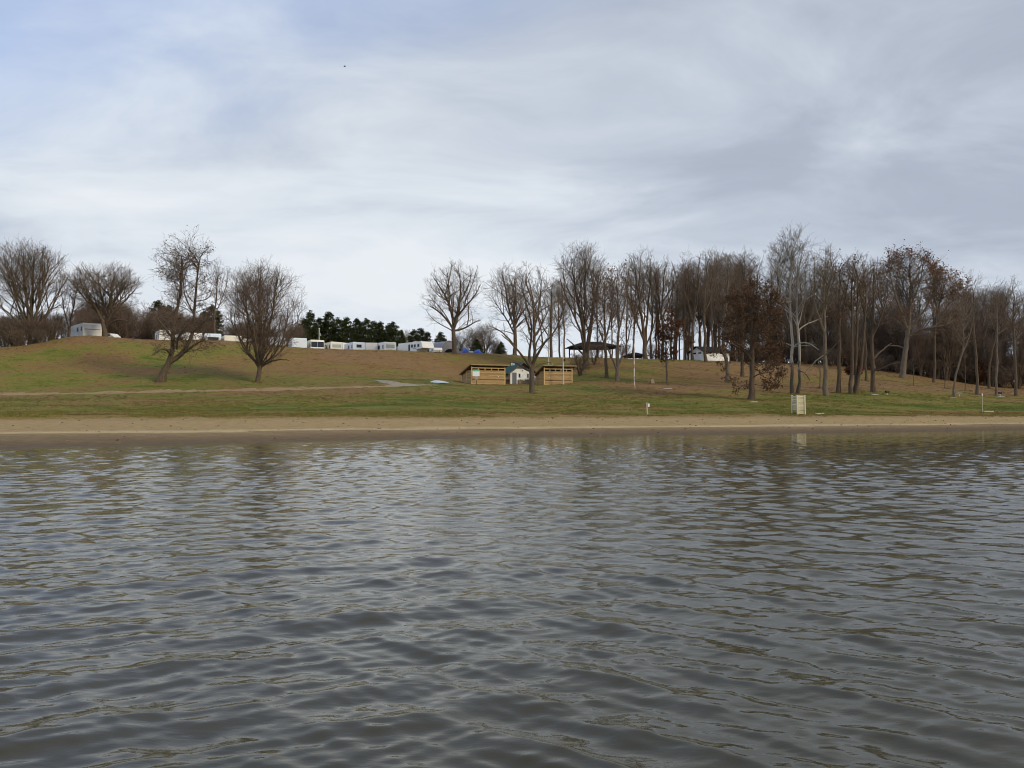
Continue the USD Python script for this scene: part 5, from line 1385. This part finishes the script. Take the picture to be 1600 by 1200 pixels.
# wooden board stand on the beach
b = onray(1252, 648.2)
s1 = b[1] / F
t = thing('lifeguard_stand', b, math.radians(14), 'pale weathered wooden board stand with slatted back at the edge of the beach', 'stand')
Hs = 30.8 * s1
w = 12.6 * s1 / math.cos(math.radians(14))
WB = [wood(f'pale_board_{i}', c_, .15) for i, c_ in enumerate(((.52, .47, .30), (.58, .53, .36), (.46, .40, .23)))]
for x, y, lean in ((-w / 2, 0, -.06), (w / 2, 0, -.05), (-w / 2, 1.0, -.03), (w / 2, 1.0, -.03)):
    obj('post', beam((x, y, -.25), (x + lean, y, Hs), .13, .12, (0, 1, 0)), WB[1], t)
for k in range(9):
    z = .52 + k * (Hs - .56) / 9
    hh = (Hs - .56) / 9 - .018
    sh = -.05 * z / Hs
    obj('slat', bx(-w / 2 + .075 + sh, w / 2 - .075 + sh, .02, .055, z, z + hh), WB[(k * 2) % 3], t)
    obj('slat', bx(-w / 2 - .02 + sh * .8, -w / 2 + .015 + sh * .8, .08, .94, z, z + hh * .8), WB[(k + 1) % 3], t)
for k in range(2):
    obj('slat', bx(-w / 2 + .075, w / 2 - .1, .03, .065, .10 + k * .16, .10 + k * .16 + .145), WB[2 * k], t)
obj('seat', bx(-w / 2 + .08, w / 2 - .08, .07, .95, .42, .47), WB[2], t)

# A-shaped board
b = onray(1019.4, 600)
t = thing('sandwich_board', b, math.radians(12), 'small tan folding board standing on the leafy slope', 'sign')
m_tan = wood('tan_board', (.36, .26, .17), .12)
obj('panel', beam((0, -.30, 0), (0, -.02, .72), .55, .03), m_tan, t)
obj('panel', beam((0, .30, 0), (0, .02, .72), .55, .03), m_tan, t)
obj('hinge', bx(-.27, .27, -.03, .03, .71, .75), m_metal, t)

# white bench boards, pads and edging on the grass
def slab(X, Y, L, h, rz, mat, label, name='concrete_pad', cat_='pad', dep=.5):
    b = onray(X, Y)
    t = thing(name, b, rz, label, cat_)
    obj('top', bx(-L / 2, L / 2, -dep / 2, dep / 2, h - .07, h), mat, t)
    obj('support', cat(bx(-L / 2 + .1, -L / 2 + .22, -dep / 2 + .03, dep / 2 - .03, -.3, h - .07), bx(L / 2 - .22, L / 2 - .1, -dep / 2 + .03, dep / 2 - .03, -.3, h - .07)), m_mortar, t)
    return t


slab(1043.5, 609.5, 1.25, .22, math.radians(-12), m_white, 'low white bench board right of the flagpole', 'low_bench', 'bench', .3)
slab(1178, 629, .75, .12, -.1, m_white, 'small pale slab in the grass below the broad brown oak')
slab(1367, 617.5, .9, .14, 0, m_white, 'pale slab below the tree with the long low limb')
slab(1488, 621.5, 1.0, .10, .05, m_cream, 'tan slab left of the small crooked tree')
slab(1564, 620.6, .9, .16, 0, m_white, 'pale slab beneath the rightmost dark grill')


def grill(X, Y, top, dark, label):
    b = onray(X, Y)
    H = CAMH + (HY - top) / F * b[1] - b[2]
    t = thing('park_grill', b, .2, label, 'grill')
    obj('post', cyl((0, 0, -.3), (0, 0, H - .3), .05, .05, 8), m_white2, t)
    mt = m_black if dark else m_cream
    obj('firebox', cat(bx(-.26, .26, -.2, .2, H - .30, H - .26), bx(-.26, -.23, -.2, .2, H - .26, H), bx(.23, .26, -.2, .2, H - .26, H), bx(-.23, .23, .17, .2, H - .26, H)), mt, t)
    for k in range(6):
        obj('grate_bar', bx(-.22, .22, -.19 + k * .07, -.175 + k * .07, H - .08, H - .06), m_metal, t)
    return t


grill(1386.3, 617, 610.5, True, 'dark park grill on a white post below the massive oak')
grill(1498.7, 619.5, 612.5, False, 'pale park grill right of the small crooked tree')
grill(1562.5, 619, 612.5, True, 'dark park grill right of the thin cream pole')

for q, (Xa, Xb, Y, lab) in enumerate(((1455, 1530, 646.6, 'long dark timber edging along the sand left of the cream pole'), (1537, 1552, 644.2, 'short pale timber lying right of the cream pole'), (1556, 1640, 645.6, 'long timber edging running out of the picture at right'), (1274, 1287, 648.0, 'short timber lying right of the wooden board stand'))):
    A, B = onray(Xa, Y), onray(Xb, Y)
    A, B = A + [0, 0, .07], B + [0, 0, .07]
    n = max(int(np.linalg.norm(B - A) / 2.4), 1)
    t = thing('timber_edging', A, 0, lab, 'timber')
    for k in range(n):
        p0, p1 = A + (B - A) * k / n, A + (B - A) * ((k + 1) / n - .012)
        p0[2] = float(ground(p0[0], p0[1])) + .09
        p1[2] = float(ground(p1[0], p1[1])) + .09
        obj('timber', beam(p0 - A, p1 - A, .16, .16), m_rafter if q % 2 == 0 else m_cream, t)

# overturned white boat on the lawn
b = onray(684, 598.6)
t = thing('overturned_boat', b, math.radians(-38), 'smooth white overturned boat lying on the lawn left of the sheds', 'boat')
us = np.linspace(-1, 1, 25)
bw = lambda u: (1 - np.abs(u) ** 2.2) ** .8 * (1 - .55 * u) * .85
sec = np.linspace(0, np.pi, 9)
V = np.array([[u * 2.15 + .3, -math.cos(q) * .62 * bw(u), .44 * math.sin(q) ** .7 * bw(u) - .02] for u in us for q in sec])
obj('hull', (V, grid_faces(25, 9)), m_white2, t, smooth=True)
obj('keel', tubes(np.array([[[u * 2.15 + .3, 0, .44 * bw(u)] for u in us[1:-1]]]), np.full((1, 23), .025), 5), m_white, t)

# gravel patch joining the path
m_gravel = paint('pale_gravel', (.33, .29, .225), .95, .25, 2.2, .15)
ol = [(585, 595), (600, 595.5), (612, 596.5), (622, 598.5), (632, 600.2), (648, 602), (668, 602.6), (672, 603.4), (640, 604.2), (612, 604.6), (600, 603.3), (612, 601.5), (600, 599.5), (592, 597.3)]
pg = Polygon([onray(*q)[:2] for q in ol]).buffer(.05)
pts = rs.uniform(0, 1, (9000, 2)) * (np.array(pg.bounds[2:]) - pg.bounds[:2]) + pg.bounds[:2]
from shapely import contains_xy
pts = pts[contains_xy(pg, pts[:, 0], pts[:, 1])][:1500]
gm = []
ico = trimesh.creation.icosphere(0)
for p in pts:
    s_ = rs.uniform(.05, .16)
    v = ico.vertices * [s_, s_, s_ * .6] + rs.normal(0, s_ * .12, (12, 3)) + [p[0], p[1], float(ground(*p)) + .07]
    gm.append((v, np.array(ico.faces)))
tr_v, tr_f = trimesh.creation.triangulate_polygon(pg.segmentize(.7), engine='earcut')
obj('gravel_patch', (np.c_[tr_v, ground(tr_v[:, 0], tr_v[:, 1]) + .078], tr_f), m_gravel, kind='structure', label='pale gravel spread beside the footpath')
obj('gravel_stones', join(gm), m_gravel, kind='stuff', label='loose pale stones on the gravel patch')

# ------------------------------------------------------------------ grass tufts and fallen leaves
def scatter(name, label, proto_meshes, mats, pts, scl, seed, kind='stuff'):
    pi = UsdGeom.PointInstancer.Define(stage, numbered('/World', name))
    data(pi, label, None, None, kind)
    paths = []
    for i, (m_, mt) in enumerate(zip(proto_meshes, mats)):
        q = usdkit.mesh(stage, f'{pi.GetPath()}/tuft_{i}', m_, mt)
        paths.append(q.GetPath())
    pi.CreatePrototypesRel().SetTargets(paths)
    r = np.random.default_rng(seed)
    n = len(pts)
    pi.CreateProtoIndicesAttr(Vt.IntArray.FromNumpy(r.integers(0, len(paths), n).astype(np.int32)))
    pi.CreatePositionsAttr(Vt.Vec3fArray.FromNumpy(pts.astype(np.float32)))
    pi.CreateScalesAttr(Vt.Vec3fArray.FromNumpy((scl[:, None] * np.ones(3)).astype(np.float32)))
    a = r.uniform(0, 2 * np.pi, n)
    qs = np.zeros((n, 4), np.float16)
    qs[:, 0], qs[:, 3] = np.cos(a / 2), np.sin(a / 2)
    pi.CreateOrientationsAttr(Vt.QuathArray([Gf.Quath(float(w_), 0, 0, float(z_)) for w_, z_ in qs[:, [0, 3]]]))


def tuft(seed, n=14, h=.11, spread=.16):
    r = np.random.default_rng(seed)
    A = np.c_[r.normal(0, spread, (n, 2)), np.full(n, -.02)]
    B = A + np.c_[r.normal(0, h * .5, (n, 2)), r.uniform(.5, 1.2, n) * h]
    return cones(A, B, np.full(n, .014))


def blade(name, c):
    return M(name, {'d': ('diffuse_bsdf', {'color': c}), 't': ('translucent_bsdf', {'color': c}), 'mx': ('mix_closure', {'fac': .3})}, [('d.BSDF', 'mx.closure1'), ('t.BSDF', 'mx.closure2')], surface='mx.closure')


m_leaf_fallen = leaf_look('leaf_fallen', (.12, .075, .040), (.20, .125, .068), (.30, .20, .12))
G = [blade('blade_green', (.18, .195, .038)), blade('blade_olive', (.25, .22, .066)), blade('blade_straw', (.38, .29, .125)), blade('blade_dark', (.155, .165, .036))]
r = np.random.default_rng(41)
n = 30000
X = r.uniform(-260, 1860, n)
s_ = r.uniform(0, 1, n) ** 1.3 * 40
y = edge(X) + s_ - r.uniform(0, 1.2, n)
x = (X - CX) / F * y
pts = np.stack([x, y, ground(x, y) + .03], -1)
keep = meshkit.fbm(np.stack([x * .16, y * .3, 0 * x], -1), 3, 17) > .44
pts = pts[keep]
scatter('grass_tufts', 'short uneven grass tufts over the lower slope', [tuft(i) for i in range(4)], G, pts, r.uniform(.6, 1.7, len(pts)), 4)


n = 5000
X = r.uniform(-260, 1860, n)
y = edge(X) + r.normal(-.6, 1.2, n)
x = (X - CX) / F * y
scatter('dry_grass_fringe', 'ragged dry grass along the top of the sand', [tuft(10 + i, 10, .09, .13) for i in range(3)], [G[2], G[1], G[2]], np.stack([x, y, ground(x, y) + .01], -1), r.uniform(.4, 1.3, n), 14)


fp = np.concatenate([q[None, :2] + r.normal(0, .75, (26, 2)) for q in FEET])
scatter('tall_grass', 'longer grass and dead stalks round the feet of the trees', [tuft(20 + i, 12, .2, .14) for i in range(3)], [G[1], G[2], G[3]], np.c_[fp, ground(fp[:, 0], fp[:, 1]) + .02], r.uniform(.5, 1.5, len(fp)), 15)


def leafpile(seed, n=7):
    r = np.random.default_rng(seed)
    c = np.c_[r.normal(0, .16, (n, 2)), r.uniform(.01, .05, n)]
    a = r.normal(0, 1, (n, 3)) * [1, 1, .35]; a /= np.linalg.norm(a, axis=1, keepdims=True)
    b_ = np.cross(a, r.normal(0, .3, (n, 3)) + [0, 0, 1]); b_ /= np.linalg.norm(b_, axis=1, keepdims=True)
    s = r.uniform(.05, .11, n)[:, None]
    v = np.stack([c - a * s, c + b_ * s * .6, c + a * s, c - b_ * s * .6], 1).reshape(-1, 3)
    j = np.arange(n)[:, None] * 4
    return v, np.concatenate([j + [0, 1, 2], j + [0, 2, 3]])


n = 30000
X = r.uniform(-250, 1850, n)
y = DSF(cl(X)) + r.uniform(2, 110, n)
x = (X - CX) / F * y
dens = np.clip((litter(x, y) - .25) * 2.2, .02, 1)
k_ = r.uniform(0, 1, n) < dens
pts = np.stack([x, y, ground(x, y) + .045], -1)[k_]
scatter('fallen_leaves', 'brown fallen leaves strewn over the slope', [leafpile(i) for i in range(3)], [m_leaf_fallen] * 3, pts, r.uniform(.5, 1.2, len(pts)), 5)

n = 1300
X = r.uniform(-250, 1850, n)
y = DWF(cl(X)) + 1.2 + r.uniform(0, 1, n) * (DSF(cl(X)) - DWF(cl(X)) - 1)
x = (X - CX) / F * y
pts = np.stack([x, y, ground(x, y) + .02], -1)
mp = trimesh.creation.icosphere(0)
deb = [(mp.vertices * [.12, .08, .045], np.array(mp.faces)), (mp.vertices * [.05, .06, .035], np.array(mp.faces)), leafpile(9, 4)]
scatter('beach_debris', 'dark leaves and pebbles washed up on the sand', deb, [m_bark_dark, m_gravel, m_leaf_dark], pts, (.22 + .75 * r.uniform(0, 1, n) ** 4) * np.clip(y / 70, .5, 1.3), 6)

# the bird
b = np.array([(535.5 - CX) / F * 150, 150.0, CAMH + (HY - 97) / F * 150])
t = thing('flying_bird', b, math.radians(20), 'small dark bird flying high in the sky', 'bird')
body = trimesh.creation.icosphere(2)
body.vertices *= [.19, .06, .055]
body.vertices[:, 2] += np.abs(body.vertices[:, 0]) * .1
obj('body', body, m_dark, t, smooth=True)
for s_ in (-1, 1):
    V = np.array([(.08, 0, .02), (-.07, 0, .02), (.07, s_ * .17, .10), (-.09, s_ * .18, .10), (-.03, s_ * .36, .05), (-.13, s_ * .36, .05)], float)
    V = np.concatenate([V + [0, 0, .006], V - [0, 0, .006]])
    f_ = [[0, 2, 1], [1, 2, 3], [2, 4, 3], [3, 4, 5]]
    obj('wing', (V, np.array(f_ + [[a_ + 6, c_ + 6, b_ + 6] for a_, b_, c_ in f_])), m_dark, t)
obj('tail', (np.array([(-.15, .03, 0), (-.15, -.03, 0), (-.32, .06, 0), (-.32, -.06, 0), (-.15, 0, .02)], float), np.array([[0, 2, 4], [4, 2, 3], [4, 3, 1], [0, 1, 3], [0, 3, 2]])), m_dark, t)
